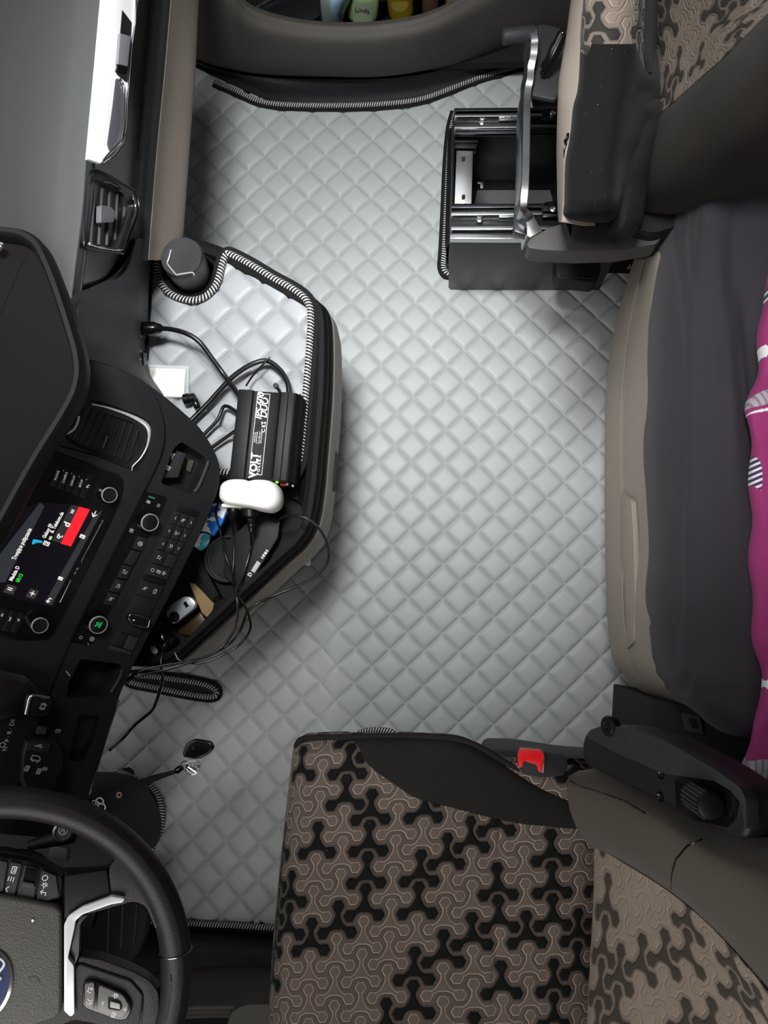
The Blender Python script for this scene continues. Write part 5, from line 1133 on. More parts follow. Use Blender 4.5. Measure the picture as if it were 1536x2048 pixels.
for i, p in enumerate(lp):
    t = (lp[min(i + 1, len(lp) - 1)] - lp[max(i - 1, 0)]).normalized(); s = Vector((-t.y, t.x, 0)).normalized(); tw = min(i / 22, 1); w = .003 + .005 * tw; up = Vector((0, 0, .0008))
    r = [bm.verts.new(p + s * w + up), bm.verts.new(p - s * w + up), bm.verts.new(p - s * w - up), bm.verts.new(p + s * w - up)]
    if pv:
        for k in range(4): bm.faces.new((pv[k], pv[(k + 1) % 4], r[(k + 1) % 4], r[k]))
    pv = r
lan = link('lanyard_strap', me_of(bm), fabric('black_webbing', '#0d0d0e', .1, .7), ky)
LZ = HP(.4725)
merge('lanyard_print', [strokes(LZ, (190, 1613), (215, 1602), [ARC(0, .1, .4, 0, 300, 10), ARC(0, -.1, .3, 180, 480, 10), ARC(.5, .2, .35, -60, 200, 8), ARC(.5, -.3, .35, -200, 100, 8), [(-.3, .4), (.1, .1), (-.1, -.4)]], .018, .0009, .0)], PRINT, lan, None)
merge('lanyard_spot', [strokes(HP(.463), (238, 1590), (262, 1580), [ARC(0, 0, .35, 0, 360, 8), ARC(0, 0, .15, 0, 360, 6)], .010, .0012, 0)], plain('pale_pink_print', '#c79a92', .6), lan, None)
# ================================================================== DRIVER SEAT
TRI = trefoil('taupe_velour_with_black_motifs', S=0.0455, rot=math.radians(-2))
TRIB = trefoil('backrest_velour', S=0.0455, base='#84766a', linec='#93857a', dark='#332d29', halo='#594f47', fade=.15, rot=math.radians(4))
DVEL = fabric('black_velour_with_lint', '#1f1e1c', .25, .95, 600, .2, lint=.055, lintcol='#8a8782', lintscale=170)
BVEL = fabric('brown_grey_velour', '#48413a', .15, .95, 700, .55)
DVEL2 = fabric('dimmed_dusty_velour', '#0e0e0d', .25, .95, 600, .1, lint=.055, lintcol='#8a8782', lintscale=150)  # darker copy of the black velour, offsets the overhead light close by
ds = empty('cab_chair', (0.05, -0.45, 0.0), 'cab seat with trefoil-patterned velour cushion and backrest at the lower right, its armrest folded up', 'seat')
def crow(y, xs, zs=0.0, xo=0, j=1190):
    return [at(xs + 14, y, .30), at(xs + 2, y, .385), at(xs, y, .43), at(xs + 14, y, .462), at(xs + 50, y, .478), at(xs + 160, y, .486), at(xs + 300, y, .486), at(970, y, .480), at(1080, y, .480), at(j - 30, y, .472), at(j + 15, y, .45), at(j + 60, y, .42)]
rows = [[at(q[0], q[1], q[2]) for q in [(606, 1485, .28), (600, 1480, .36), (601, 1477, .40), (618, 1475, .42), (660, 1474, .43), (760, 1474, .43), (880, 1480, .43), (970, 1520, .42), (1080, 1580, .41), (1160, 1600, .41), (1205, 1600, .40), (1250, 1600, .38)]],
        [at(q[0], q[1], q[2]) for q in [(604, 1500, .29), (590, 1494, .385), (589, 1490, .42), (604, 1485, .446), (650, 1482, .460), (750, 1482, .465), (880, 1490, .465), (970, 1530, .462), (1080, 1590, .46), (1160, 1612, .455), (1205, 1612, .44), (1250, 1612, .41)]],
        crow(1530, 583), crow(1640, 571), crow(1800, 555, j=1185), crow(1950, 542, j=1178), crow(2048, 538, j=1172), crow(2150, 534, j=1166), crow(2230, 532, j=1160)]
def cdisp(S, UV):
    x, y = S[..., 0], S[..., 1]; xs = 0.088 + .02 * (y + .5)
    return -0.004 * np.exp(-((x - xs) / .004) ** 2) + .0015 * np.sin(x * 14) * np.sin(y * 11)
def wuv(S, UV): return UV + 5.0
patch('cushion', rows, TRI, ds, 150, 150, (0, 0, -.05), disp=cdisp, uvs=wuv)
bol = [[at(*q) for q in r] for r in [
    [(690, 1478, .42), (700, 1474, .45), (704, 1474, .455), (706, 1478, .470), (710, 1484, .478), (716, 1492, .482)],
    [(760, 1476, .40), (762, 1472, .44), (764, 1474, .47), (764, 1486, .488), (758, 1520, .494), (745, 1545, .486)],
    [(850, 1478, .40), (850, 1472, .44), (850, 1475, .475), (848, 1492, .492), (840, 1550, .498), (828, 1594, .488)],
    [(930, 1488, .40), (928, 1480, .44), (926, 1483, .475), (922, 1505, .492), (910, 1570, .497), (900, 1614, .487)],
    [(1010, 1528, .40), (1006, 1522, .44), (1004, 1526, .475), (1000, 1545, .490), (992, 1600, .494), (985, 1636, .484)],
    [(1080, 1566, .40), (1078, 1562, .44), (1076, 1566, .47), (1074, 1582, .485), (1072, 1625, .489), (1070, 1652, .480)],
    [(1150, 1586, .38), (1148, 1582, .43), (1146, 1588, .46), (1146, 1604, .475), (1145, 1635, .482), (1145, 1660, .474)],
    [(1215, 1590, .36), (1215, 1590, .41), (1215, 1596, .44), (1215, 1612, .455), (1215, 1640, .46), (1215, 1670, .452)]]]
patch('side_bolster', bol, DVEL, ds, 40, 90, (0, 0, -.03))
tube('front_piping', A3([(592, 1492, .44), (600, 1480, .452), (622, 1475, .456), (680, 1474, .462), (760, 1472, .476), (850, 1472, .482), (915, 1478, .482), (960, 1494, .482), (1010, 1524, .478), (1050, 1548, .476)]), .0045, DVEL, ds, 8)
box('seat_pedestal', T(.08, -.46, .15), (.34, .34, .30), BLACK, ds, .02)
prism('seat_side_shell', roundp(A3([(975, 1498), (1040, 1500), (1130, 1514), (1200, 1520), (1260, 1560), (1240, 1620), (1000, 1600), (960, 1540)], .36), .01), (0, 0, -.12), grain('charcoal_shell', '#232324', .5), ds, .006)
# backrest centre
rows = [A3([(1200, 1672, .43), (1190, 1690, .465), (1240, 1722, .53), (1335, 1782, .61), (1430, 1862, .69), (1545, 1995, .79), (1700, 2200, .90)]),
        A3([(1196, 1800, .41), (1187, 1800, .46), (1238, 1815, .52), (1335, 1865, .60), (1440, 1940, .685), (1560, 2065, .78), (1720, 2265, .88)]),
        A3([(1190, 1930, .41), (1180, 1930, .46), (1232, 1938, .52), (1335, 1975, .60), (1450, 2040, .68), (1580, 2150, .77), (1740, 2330, .87)]),
        A3([(1182, 2070, .41), (1172, 2070, .455), (1228, 2076, .52), (1335, 2105, .60), (1460, 2160, .68), (1600, 2260, .77), (1760, 2420, .87)]),
        A3([(1176, 2220, .41), (1166, 2220, .455), (1224, 2226, .52), (1335, 2250, .60), (1470, 2300, .68), (1620, 2390, .77), (1780, 2540, .87)])]
patch('backrest', rows, TRIB, ds, 110, 110, (.05, 0, -.05), uvs=wuv)
rows = [A3([(1175, 1545, .44), (1160, 1541, .49), (1142, 1552, .515), (1134, 1575, .53), (1140, 1620, .53), (1162, 1672, .50), (1192, 1700, .455)]),
        A3([(1230, 1540, .47), (1215, 1540, .54), (1200, 1560, .575), (1192, 1590, .59), (1195, 1640, .59), (1212, 1690, .56), (1240, 1722, .515)]),
        A3([(1335, 1590, .55), (1325, 1592, .62), (1312, 1612, .67), (1306, 1640, .69), (1310, 1690, .69), (1320, 1745, .655), (1338, 1784, .60)]),
        A3([(1440, 1648, .63), (1432, 1652, .71), (1420, 1680, .76), (1412, 1710, .78), (1412, 1765, .775), (1418, 1825, .74), (1432, 1864, .68)]),
        A3([(1570, 1690, .72), (1562, 1700, .80), (1550, 1735, .85), (1540, 1775, .865), (1535, 1840, .86), (1535, 1935, .83), (1548, 1997, .775)]),
        A3([(1740, 1760, .85), (1730, 1780, .92), (1715, 1830, .96), (1700, 1890, .97), (1690, 2000, .96), (1690, 2110, .93), (1705, 2200, .88)])]
bb = patch('back_bolster', rows, BVEL, ds, 60, 90, (.04, -.01, -.03))
drape('bolster_seam', bb, [(1341, 1778), (1343, 1750), (1352, 1718), (1375, 1692), (1410, 1676)], .0011, GLOSSBLK, ds)
drape('bolster_seam', bb, [(1137, 1560), (1160, 1572), (1200, 1584), (1250, 1602), (1300, 1632)], .0010, GLOSSBLK, ds)
# armrest folded up along the backrest
AR = Plane(at(1185, 1500, .56), at(1480, 1640, .81), at(1330, 1500, .70))
ARM = grain('black_armrest_plastic', '#1c1d1e', .45, 900)
arm = prism('armrest', roundp(AR.pts([(1164, 1482), (1172, 1462), (1205, 1448), (1250, 1452), (1330, 1478), (1430, 1534), (1484, 1572), (1498, 1592), (1500, 1650), (1490, 1678), (1466, 1676), (1350, 1616), (1215, 1548), (1172, 1534), (1163, 1510)]), .01), AR.n * -.05, ARM, ds, .007, seg=3)
cyl_between('armrest_hinge', AR.pt(1222, 1510, -.030), at(1240, 1585, .50), [(.018, 0), (.021, .1), (.021, .9), (.018, 1)], SATIN, ds, 24)
prism('armrest_lid', roundp(AR.pts([(1172, 1474), (1180, 1460), (1210, 1450), (1250, 1455), (1328, 1481), (1428, 1537), (1480, 1575), (1492, 1600), (1492, 1662), (1486, 1640), (1482, 1608), (1462, 1582), (1428, 1562), (1330, 1548), (1240, 1510)], .010), .004), AR.n * -.016, grain('charcoal_armrest_lid', '#2c2d2e', .5), arm, .003)
lathe('pivot_cap', [(.011, -.012), (.0135, .0), (.012, .003), (.007, .003), (.006, .001), (.001, .001)], AR.frame(1216, 1452, .012, (1260, 1470)), SATIN, arm, 28)
for c_ in [(1322, 1549), (1320, 1594)]: lathe('armrest_screw', [(.0055, -.002), (.006, .0008), (.0045, .001), (.003, -.001)], AR.frame(*c_, .0006, (1350, c_[1] + 15)), GLOSSBLK, arm, 18)
rb = prism('knob_recess', roundp(AR.pts([(1349, 1560), (1366, 1555), (1424, 1556), (1470, 1578), (1476, 1600), (1470, 1640), (1452, 1655), (1390, 1642), (1352, 1622)], .0022), .004), AR.n * -.003, GLOSSBLK, arm, .001)
cyl_between('adjuster_knob', AR.pt(1388, 1590, .006), AR.pt(1424, 1614, .020), [(.012, 0), (.0155, .06), (.0155, .8), (.014, .95), (.010, 1)], SATIN, arm, 28)
for k in range(9):
    a = -1.2 + k * .3; p, q = AR.pt(1388, 1590, .006), AR.pt(1424, 1614, .020); d_ = (q - p).normalized(); s_ = AR.n.cross(d_).normalized(); u_ = d_.cross(s_)
    if u_.dot(AR.n) < 0: u_ = -u_
    o_ = (u_ * math.cos(a) + s_ * math.sin(a)) * .0152; tube('knob_rib', [p + d_ * .001 + o_, p + (q - p) * .9 + o_], .0009, DGREY, arm, 6, smooth=0)
bk = empty('driver_belt_buckle', tuple(at(1075, 1525, .45)), 'black seat belt buckle with bright red button beside the driver cushion', 'buckle')
prism('buckle_body', roundp(A3([(1038, 1512), (1044, 1500), (1090, 1504), (1130, 1512), (1138, 1530), (1128, 1552), (1086, 1556), (1044, 1548)], .50), .005), (0, 0, -.045), BLACK, bk, .003)
prism('red_button', roundp(A3([(1036, 1514), (1042, 1498), (1084, 1502), (1088, 1512), (1084, 1546), (1076, 1542), (1074, 1530), (1048, 1522), (1046, 1534), (1038, 1536)], .506), .002), (0, 0, -.016), RED, bk, .001)
tube('button_edge', A3([(1085, 1502), (1089, 1514), (1086, 1546)], .507), .0009, STEEL, bk, 6)

# ================================================================== PASSENGER SEAT
ps = empty('cab_chair', (0.2, 0.95, 0.0), 'cab seat at top right, cushion tipped up over its open black metal base', 'seat')
ZB = .25
def wall2(name, a, b, z0, z1, t, mat, parent):
    a, b = Vector(a), Vector(b); d = (b - a).normalized(); n = Vector((-d.y, d.x, 0)) * t * .5
    return prism(name, [Vector((*(a + n).xy, z1)), Vector((*(b + n).xy, z1)), Vector((*(b - n).xy, z1)), Vector((*(a - n).xy, z1))], (0, 0, z0 - z1), mat, parent, .002)
BOXM = plain('black_painted_base', '#121213', .3)
c00, c10, c11, c01 = at(908, 232, ZB), at(1250, 232, ZB), at(1250, 468, ZB), at(902, 468, ZB)
for nm, a, b in [('base_wall', c00, c10), ('base_wall', c10, c11), ('base_wall', c11, c01), ('base_wall', c01, c00)]: wall2(nm, a, b, 0.0, ZB, .006, BOXM, ps)
prism('base_floor', [Vector((p.x, p.y, .03)) for p in (c00, c10, c11, c01)], (0, 0, -.02), BOXM, ps)
prism('inner_panel', [Vector((*at(x, y, .04).xy, .04)) for x, y in [(955, 380), (1100, 380), (1130, 490), (930, 490)]], (0, 0, -.006), plain('grey_inner_panel', '#5a5b5a', .45), ps, .001)
SK = grain('black_skirt', '#0d0d0e', .6, spec=.12)
prism('skirt', roundp(A3([(900, 478), (1060, 484), (1230, 486), (1262, 500), (1262, 522), (1120, 523), (910, 530), (896, 520)], .06), .006), (0, 0, -.058), SK, ps, .004)
prism('skirt_step', roundp(A3([(907, 494), (940, 500), (982, 502), (991, 524), (940, 528), (906, 530)], .105), .006), (0, 0, -.05), grain('charcoal_step', '#363638', .5), ps, .006)
prism('skirt_edge', A3([(896, 262), (906, 250), (903, 476), (893, 500), (890, 470)], .05), (0, 0, -.05), SK, ps, .002)
def bar(pl, px, h0, h1, mat, nm, parent=ps, bev=.0012, r=0): return prism(nm, roundp(pl.pts(px, h1), r) if r else pl.pts(px, h1), pl.n * (h0 - h1), mat, parent, bev)
RP = HP(.27)
for (y0, y1, x0) in [(216, 268, 908), (408, 474, 901)]:
    ra = bar(RP, [(x0, y0), (1150, y0 - 2), (1150, y1 - 2), (x0 - 1, y1)], -.02, -.012, BOXM, 'rail_channel')
    for k, (f0, f1, h, mt_) in enumerate([(0.0, .12, .004, DSTEEL), (.22, .34, .006, STEEL), (.66, .78, .006, STEEL), (.90, 1.0, -.002, DSTEEL)]):
        ya, yb = y0 + (y1 - y0) * f0, y0 + (y1 - y0) * f1
        bar(RP, [(x0 + 1, ya), (1150, ya - 2), (1150, yb - 2), (x0 + 1, yb)], -.012, h, mt_, 'rail_lip', ra, .0016)
    ym = y0 + (y1 - y0) * .12
    pl_ = bar(RP, [(998, ym + 4), (1034, ym + 3), (1034, ym + 18), (998, ym + 19)], -.010, .004, STEEL, 'slotted_plate', ra, .0008)
    for x_ in (1011, 1024): lathe('plate_hole', [(.0028, 0), (.0028, .0004)], RP.frame(x_, ym + 10, .0041, (x_ + 5, ym + 10)), PITCH, pl_, 16)
    lathe('rail_nut', [(.0055, 0), (.0058, .004), (.003, .005), (.0028, .001)], RP.frame(964 if y0 < 300 else 959, ym + 25, -.008, (980, ym + 25)), STEEL, ra, 6 * 3)
    by = 229 if y0 < 300 else 420
    bar(RP, [(1082, by - 13), (1112, by - 14), (1122, by + 12), (1086, by + 14)], 0, .006, DSTEEL, 'bolt_plate', ra, .001)
    tube('plate_wire', RP.pts([(1122, by - 17), (1092, by - 14), (1086, by - 6), (1085, by + 12)], .008), .0016, DSTEEL, ra, 6, smooth=3)
    lathe('rail_bolt', [(.0060, 0), (.0065, .005), (.0035, .006), (.003, .002)], RP.frame(1106, by, .006, (1116, by)), STEEL, ra, 18)
bar(RP, [(901, 466), (1056, 468), (1056, 478), (900, 477)], -.012, .004, STEEL, 'base_edge_strip')
br = bar(HP(.245), [(913, 301), (946, 302), (943, 407), (909, 407)], -.003, 0, chrome('bright_zinc', '#e4e4e4', .3), 'slotted_bracket', bev=.001)
for y_ in (318, 394): prism('bracket_slot', roundp(HP(.2455).pts([(924, y_ - 5), (931, y_ - 5), (930, y_ + 5), (923, y_ + 5)]), .003), (0, 0, -.0006), PITCH, br)
bar(HP(.248), [(908, 278), (956, 278), (956, 284), (908, 284)], -.008, 0, DSTEEL, 'cross_bar'); bar(HP(.24), [(908, 284), (955, 286), (952, 296), (908, 296)], -.02, 0, BOXM, 'cross_bar')
prism('wire_clip', A3([(955, 362), (968, 363), (967, 376), (961, 376), (961, 367), (955, 367)], .16), (0, 0, -.004), STEEL, ps, .0005)
prism('warning_sticker', A3([(1036, 262), (1042, 263), (1040, 318), (1034, 318)], .35), (.004, 0, -.003), PRINT, ps)
# tipped-up pan frame
fp = A3([(1066, 60, .47), (1069, 85, .465), (1067, 112, .45), (1062, 135, .44), (1060, 160, .435), (1055, 185, .43), (1053, 230, .43), (1052, 300, .43), (1050, 370, .43), (1047, 412, .42), (1052, 425, .41), (1060, 440, .40), (1062, 468, .37)])
fp = smoothp(fp, 5, False); A_ = []
for i, p in enumerate(fp):
    t = (fp[min(i + 1, len(fp) - 1)] - fp[max(i - 1, 0)]).normalized(); s = Vector((-t.y, t.x, 0)).normalized(); dn = Vector((0, 0, -1)); w = .0072
    A_.append([p + s * -w, p + s * -w * .8 + Vector((0, 0, .002)), p + s * w * .8 + Vector((0, 0, .002)), p + s * w, p + s * w * .9 + dn * .012, p + s * -w * 1.6 + dn * .05, p + s * -w * 1.8 + dn * .05])
loft('pan_frame', A_, STEEL, ps, True, 30)
prism('frame_gusset', A3([(1048, 420), (1062, 421), (1072, 440), (1085, 462), (1062, 474), (1054, 470), (1052, 440)], .40), (0, 0, -.004), STEEL, ps, .001)
prism('frame_flange', A3([(1030, 415), (1048, 420), (1052, 470), (1028, 462), (1027, 440)], .385), (0, 0, -.02), DSTEEL, ps, .002)
prism('side_bracket', roundp(A3([(1076, 48), (1100, 50), (1130, 60), (1125, 150), (1112, 200), (1062, 190), (1066, 120)], .42), .006), (0, 0, -.01), plain('dark_grey_bracket', '#37383a', .4, Metallic=.3), ps, .002)
prism('side_bracket', roundp(A3([(1062, 185), (1095, 184), (1102, 170), (1116, 168), (1118, 212), (1066, 212)], .38), .006), (0, 0, -.01), BLACK2, ps, .002)
cyl_between('gas_strut', at(1128, 62, .50), at(1086, 148, .43), [(.006, 0), (.009, .05), (.009, .3), (.011, .34), (.011, .85), (.006, .9), (.006, 1)], GLOSSBLK, ps, 20)
cyl_between('release_bar', at(1004, 74, .46), at(1074, 66, .46), [(.010, 0), (.0135, .05), (.0135, .9), (.010, 1)], BLACK2, ps, 24)
# tipped cushion: shell and cover
PSH = grain('pale_taupe_shell', '#857b72', .5, var=.04)
lft = [(-140, 1158, 1176), (-50, 1149, 1168), (20, 1140, 1166), (80, 1132, 1162), (150, 1120, 1160), (185, 1117, 1156), (212, 1116, 1147), (250, 1115, 1142), (300, 1114, 1131), (360, 1115, 1129), (410, 1116, 1126), (444, 1118, 1123)]
patch('cushion_shell', [[at(l - 12 + 14, y, .40), at(l - 1, y, .56), at(l, y, .70), at(l + 3, y, .755), at(r_, y, .79), at(r_ + 20, y, .79)] for y, l, r_ in lft], PSH, ps, 30, 80, (.03, 0, -.01))
def tc(y, l, v, b=0): return [at(l, y, .775), at(l + 3, y, .80), at(l + 18, y, .822), at(l + 55, y, .835), at(l + 100, y, .825), at(v - 20, y, .74 + b), at(v + 5, y, .60 + b), at(v + 15, y, .45)]
PAT = trefoil('large_motif_velour', S=0.0445, base='#6f645b', linec='#8e8173', dark='#2a2724', halo='#5a5048', density=.45, rot=math.radians(-2))
def tp(y, l, v): return [at(l, y, .775), at(l + 3, y, .80), at(l + 18, y, .822), at(l + 55, y, .832), at(l + 100, y, .822), at(v - 14, y, .79)]
def tq(y, l, v): return [at(v - 22, y, .790), at(v - 14, y, .786), at(v - 2, y, .75), at(v + 5, y, .68), at(v + 10, y, .55), at(v + 15, y, .42)]
LV = [(-160, 1170, 1306), (-60, 1168, 1304), (0, 1165, 1303), (60, 1160, 1301), (112, 1159, 1300)]
patch('cushion_panel', [tp(*q) for q in LV], PAT, ps, 90, 60, (.02, 0, -.06), uvs=wuv)
patch('cushion_side', [tq(*q) for q in LV], DVEL2, ps, 30, 40, (.01, 0, -.03))  # shadow of the valley behind the cushion, put in as a black cover
patch('cushion_bolster', [tc(88, 1160, 1300, .045), tc(106, 1159, 1302, .045), tc(150, 1157, 1308, .03), tc(185, 1153, 1310), tc(215, 1145, 1306), tc(270, 1139, 1296), tc(320, 1130, 1284), tc(370, 1128, 1274), tc(405, 1127, 1266),
    A3([(1126, 430, .77), (1128, 432, .79), (1145, 436, .80), (1180, 440, .80), (1220, 440, .79), (1240, 436, .72), (1256, 432, .60), (1262, 430, .45)]),
    A3([(1130, 444, .70), (1134, 446, .71), (1150, 452, .71), (1185, 456, .70), (1220, 454, .69), (1240, 448, .64), (1252, 442, .54), (1258, 436, .42)])], DVEL2, ps, 60, 100, (.02, 0, -.06))
tube('torn_seam', A3([(1136, 268, .792), (1134, 276, .795), (1130, 282, .79), (1133, 290, .79), (1129, 300, .788), (1131, 330, .786), (1128, 380, .78)]), .0018, GLOSSBLK, ps, 6, smooth=2)
# backrest
rows = [A3([(1292, -170, .44), (1302, -170, .50), (1350, -170, .56), (1420, -170, .64), (1510, -170, .73), (1640, -170, .84)]),
        A3([(1292, 0, .44), (1302, 0, .50), (1350, 0, .555), (1420, 0, .63), (1505, -10, .715), (1620, -50, .81)]),
        A3([(1302, 120, .44), (1312, 120, .50), (1350, 108, .55), (1400, 90, .605), (1450, 60, .665), (1560, 0, .77)]),
        A3([(1296, 250, .44), (1301, 240, .50), (1337, 212, .54), (1384, 170, .595), (1442, 119, .66), (1570, 10, .79)])]
patch('backrest', rows, TRIB, ps, 90, 80, (.04, 0, -.05), uvs=wuv)
DB = fabric('dark_brown_velour', '#2b2723', .2, .95, 700, .35, lint=.02, lintcol='#5b5853', lintscale=130)
rows = [A3([(1288, 256, .44), (1300, 240, .49), (1336, 212, .53), (1384, 170, .59), (1441, 119, .65), (1504, 54, .72), (1610, -40, .82)]),
        A3([(1288, 270, .46), (1302, 258, .53), (1340, 232, .58), (1390, 190, .64), (1450, 138, .70), (1514, 74, .77), (1620, -20, .87)]),
        A3([(1286, 300, .48), (1302, 295, .56), (1345, 272, .615), (1400, 230, .67), (1462, 182, .735), (1530, 120, .80), (1632, 30, .89)]),
        A3([(1276, 340, .47), (1296, 338, .55), (1345, 318, .61), (1408, 278, .665), (1475, 232, .73), (1545, 172, .79), (1645, 80, .88)]),
        A3([(1262, 385, .43), (1285, 385, .50), (1335, 372, .555), (1405, 338, .61), (1478, 296, .68), (1552, 245, .74), (1655, 160, .83)]),
        A3([(1256, 415, .38), (1280, 422, .43), (1330, 418, .47), (1405, 392, .53), (1485, 355, .59), (1560, 312, .65), (1660, 240, .74)]),
        A3([(1256, 430, .30), (1280, 445, .33), (1335, 450, .36), (1410, 430, .42), (1490, 400, .48), (1565, 360, .54), (1665, 300, .63)])]
patch('back_bolster', rows, DB, ps, 90, 70, (.05, .02, -.03))
TRIM = grain('grey_seat_trim', '#4c4a48', .5)
prism('side_trim', roundp(A3([(1054, 488), (1062, 476), (1100, 455), (1146, 441), (1151, 456), (1156, 481), (1198, 478), (1206, 470), (1212, 450), (1258, 455), (1330, 468), (1312, 488), (1240, 500), (1160, 503), (1090, 500), (1058, 496)], .41), .003), (0, 0, -.045), TRIM, ps, .004)
prism('trim_wedge', roundp(A3([(1234, 436), (1300, 388), (1380, 376), (1400, 400), (1360, 450), (1310, 466), (1250, 452)], .44), .01), (0, 0, -.10), grain('black_wedge', '#161517', .6), ps, .012)
prism('slide_handle', roundp(A3([(1112, 506), (1202, 508), (1202, 540), (1197, 560), (1186, 565), (1120, 557), (1112, 548)], .16), .006), (0, 0, -.05), SATIN, ps, .005)
tube('handle_line', A3([(1120, 551), (1150, 554), (1188, 557)], .162), .0008, DSTEEL, ps, 6)
b2 = empty('passenger_belt_buckle', tuple(at(1197, 440, .45)), 'black belt buckle with dull red top standing against the passenger cushion', 'buckle')
prism('buckle_body', roundp(A3([(1172, 420), (1223, 418), (1224, 448), (1212, 480), (1178, 480), (1173, 450)], .47), .004), (0, 0, -.03), BLACK2, b2, .003)
prism('red_button', roundp(A3([(1176, 410), (1186, 407), (1216, 407), (1223, 411), (1222, 418), (1174, 420), (1173, 414)], .495), .002), (0, 0, -.02), plain('dull_red_plastic', '#b3161b', .4), b2, .001)
tube('button_edge', A3([(1173, 421), (1198, 421), (1222, 419)], .492), .0009, STEEL, b2, 6)
# ================================================================== THINGS IN THE DOOR POCKET
def bottle(name, label, c, prof, mat, tilt=(0, 0), sx=1, sy=1, seg=36):
    e = empty(name, tuple(c), label, 'bottle'); M = Matrix.Translation(c) @ Matrix.Rotation(tilt[0], 4, 'X') @ Matrix.Rotation(tilt[1], 4, 'Y') @ Matrix.Diagonal((sx, sy, 1, 1))
    b_ = lathe('bottle_body', prof, M, mat, e, seg, 60); return e, M
def fluid(name, col, rough=.12, tr=.0, sub=.15):
    M = Mat(name, col, rough); M.b.inputs['Transmission Weight'].default_value = tr; n = M.noise(9, 2); c = lin(col); M.color(M.mix(n, tuple(x * .9 for x in c[:3]), tuple(min(1, x * 1.1) for x in c[:3]))); return M.m
gc = at(722, 36, .085)
e, M = bottle('soap_bottle', 'rounded bottle of pale green soap with white pump, in the door pocket', Vector((gc.x, gc.y + .012, .067)), [(.020, 0), (.033, .004), (.038, .02), (.0385, .06), (.036, .085), (.027, .105), (.013, .116), (.011, .122)], fluid('pale_green_soap', '#a9c98a', .15), (-.10, .14), 1.0, .75)
lathe('pump_collar', [(.013, .116), (.0135, .118), (.0135, .138), (.012, .142), (.006, .142), (.005, .158)], M @ Matrix.Diagonal((1, 1.3, 1, 1)), WHITEP, e, 28)
box('pump_head', M @ T(.006, 0, .162), (.030, .016, .010), WHITEP, e, .004)
F_ = Matrix(((1, 0, 0, 0), (0, 0, -1, 0), (0, 1, 0, 0), (0, 0, 0, 1)))
bm = bmesh.new(); ra = [[M @ Vector((.0392 * math.cos(a), .0392 * math.sin(a), h)) for a in [math.radians(-120 + 6 * i) for i in range(12)]] for h in (.014, .074)]
v0 = [bm.verts.new(p) for p in ra[0]]; v1_ = [bm.verts.new(p) for p in ra[1]]
for i in range(11): bm.faces.new((v0[i], v0[i + 1], v1_[i + 1], v1_[i]))
ex = bmesh.ops.solidify(bm, geom=bm.faces[:], thickness=.0004); lbl = link('bottle_label', me_of(bm), plain('pale_green_label', '#d7e0c4', .4), e)
merge('label_lettering', [text_me('Linda', .016, M @ T(0.0, -.0405, .052) @ F_, depth=.0003)], plain('dark_label_ink', '#3c3f38', .6), lbl, None)
oc = at(800, 28, .1); 
e, M = bottle('oil_bottle', 'clear bottle of golden liquid with a yellow label, right of the green soap', Vector((oc.x + .002, oc.y + .016, .067)), [(.022, 0), (.029, .004), (.030, .03), (.030, .11), (.026, .135), (.013, .152), (.011, .165), (.0125, .166), (.0125, .182)], fluid('golden_liquid', '#a88f1c', .06, .35), (-.05, -.03), 1, .85)
bm = bmesh.new(); v0 = []; v1_ = []
for i in range(13):
    a = math.radians(-130 + 7 * i); q = (i - 6) / 6; hh = .012 * math.sqrt(max(0, 1 - q * q)) + .001
    v0.append(bm.verts.new(M @ Vector((.0306 * math.cos(a), .0306 * math.sin(a), .060 - hh)))); v1_.append(bm.verts.new(M @ Vector((.0306 * math.cos(a), .0306 * math.sin(a), .060 + hh))))
for i in range(12): bm.faces.new((v0[i], v0[i + 1], v1_[i + 1], v1_[i]))
bmesh.ops.solidify(bm, geom=bm.faces[:], thickness=.0004); link('bottle_label', me_of(bm), plain('yellow_label', '#e3c863', .4), e)
lathe('liquid_line', [(.0304, .094), (.0308, .095), (.0308, .097), (.0304, .098)], M, plain('bright_meniscus', '#d9c93c', .2), e, 36)
wc = at(652, 30, .1)
wb = empty('wipes_packet', (wc.x, wc.y + .02, .07), 'grey-white refill pouch with blue printed corner, left of the green soap', 'packet')
WM2 = Mat('pouch_film', '#7b8582', .25); wx, wy, wz = WM2.uv('Object'); WM2.color(WM2.mix(((wx - (wc.x + .026)) + (WM2.noise(30, 2) - .5) * .03).step(-.002, .006), '#79827f', '#87a3bd')); WM2.bump(WM2.noise(30, 3), .004, .6)
patch('pouch', [A3([(612, 56, .10), (640, 66, .11), (668, 64, .11), (684, 52, .10)]), A3([(618, 34, .13), (645, 40, .15), (672, 38, .15), (690, 24, .13)]), A3([(622, 6, .16), (650, 6, .19), (680, 4, .19), (704, -6, .16)]), A3([(626, -22, .18), (655, -30, .21), (690, -34, .21), (716, -36, .18)])], WM2.m, wb, 30, 30, (0, .035, -.01))
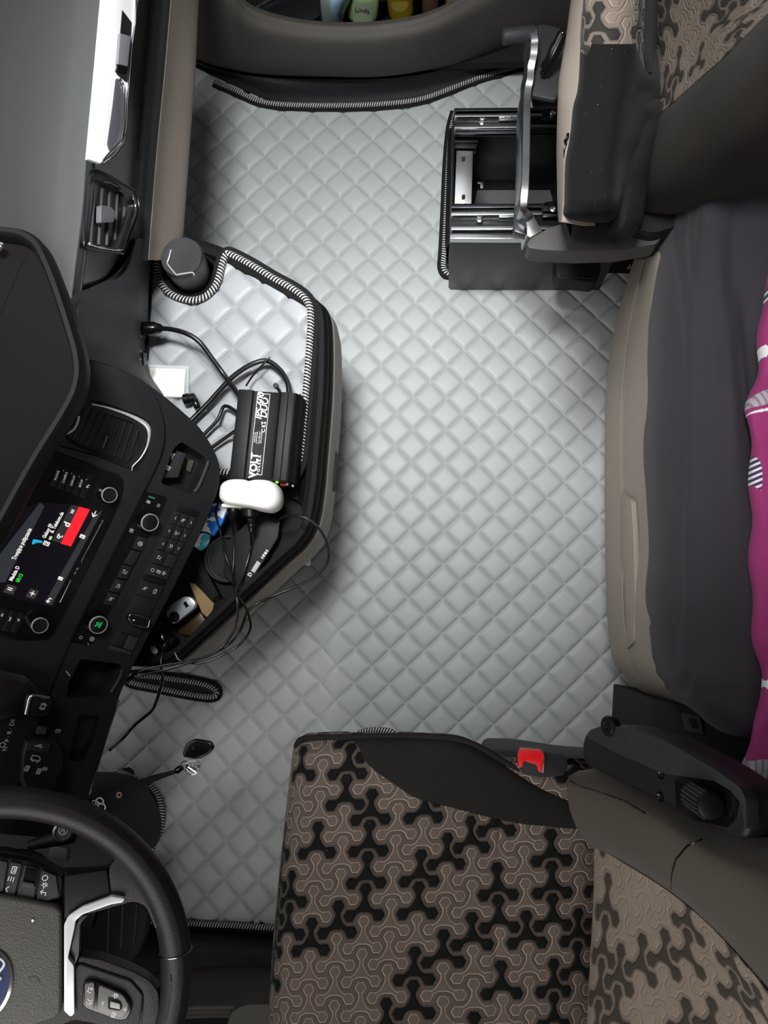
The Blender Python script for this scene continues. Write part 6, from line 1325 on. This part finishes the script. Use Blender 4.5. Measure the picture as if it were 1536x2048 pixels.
merge('pouch_lettering', [strokes(Plane(at(640, 50, .135), at(690, 30, .14), at(650, 10, .20)), c_, (c_[0] + 20, c_[1] - 9), [ARC(0, 0, .4, 0, 300, 8), [(-.3, -.4), (.4, .4)], [(-.4, 0), (.4, .1)]], .016, .0012, .004) for c_ in [(656, 36), (668, 22)]], plain('white_blue_print', '#d9e4ea', .5), wb, None)
gc2 = at(860, 8, .15); gj = empty('spice_jar', (gc2.x, gc2.y + .01, .07), 'small jar with red and grey printed lid, right of the golden bottle', 'jar')
M = Matrix.Translation((gc2.x, gc2.y + .012, .07)) @ Matrix.Rotation(-.2, 4, 'X')
lathe('jar_body', [(.016, 0), (.019, .004), (.019, .085), (.017, .092)], M, fluid('brown_jar', '#4d3a2c', .3), gj, 28)
JM = Mat('printed_lid', '#9a9c98', .4); nj = JM.noise(90, 2); nk = JM.noise(60, 1); JM.color(JM.mix(nk.gt(.56), JM.mix(nj.gt(.52), '#4c5658', '#b4b6ae'), '#b5463c')); lathe('jar_lid', [(.0195, .090), (.020, .092), (.020, .106), (.018, .108), (.001, .108)], M, JM.m, gj, 28)
gc3 = at(900, 0, .14); M = Matrix.Translation((gc3.x + .01, gc3.y + .014, .07)); gj = empty('orange_tin', tuple(M.translation), 'small orange-lidded tin at the right end of the door pocket', 'tin')
lathe('tin_body', [(.018, 0), (.020, .003), (.020, .085)], M, plain('tan_tin', '#a88a66', .4), gj, 28); lathe('tin_lid', [(.0205, .085), (.021, .087), (.021, .097), (.002, .098)], M, plain('peach_lid', '#c99a6c', .4), gj, 28)
fo = empty('black_folder', tuple(at(560, 10, .1)), 'black folder with a shiny silver edge at the left end of the door pocket', 'folder')
prism('folder_body', roundp(A3([(498, 22), (560, -12), (640, -40), (640, 30), (600, 62), (540, 52)], .19), .005), (0, 0, -.11), plain('black_folder_cover', '#101315', .35), fo, .003)
tube('silver_edge', A3([(502, 21), (530, 4), (560, -12), (600, -34)], .193), .0045, STEEL, fo, 8, flat=.7)
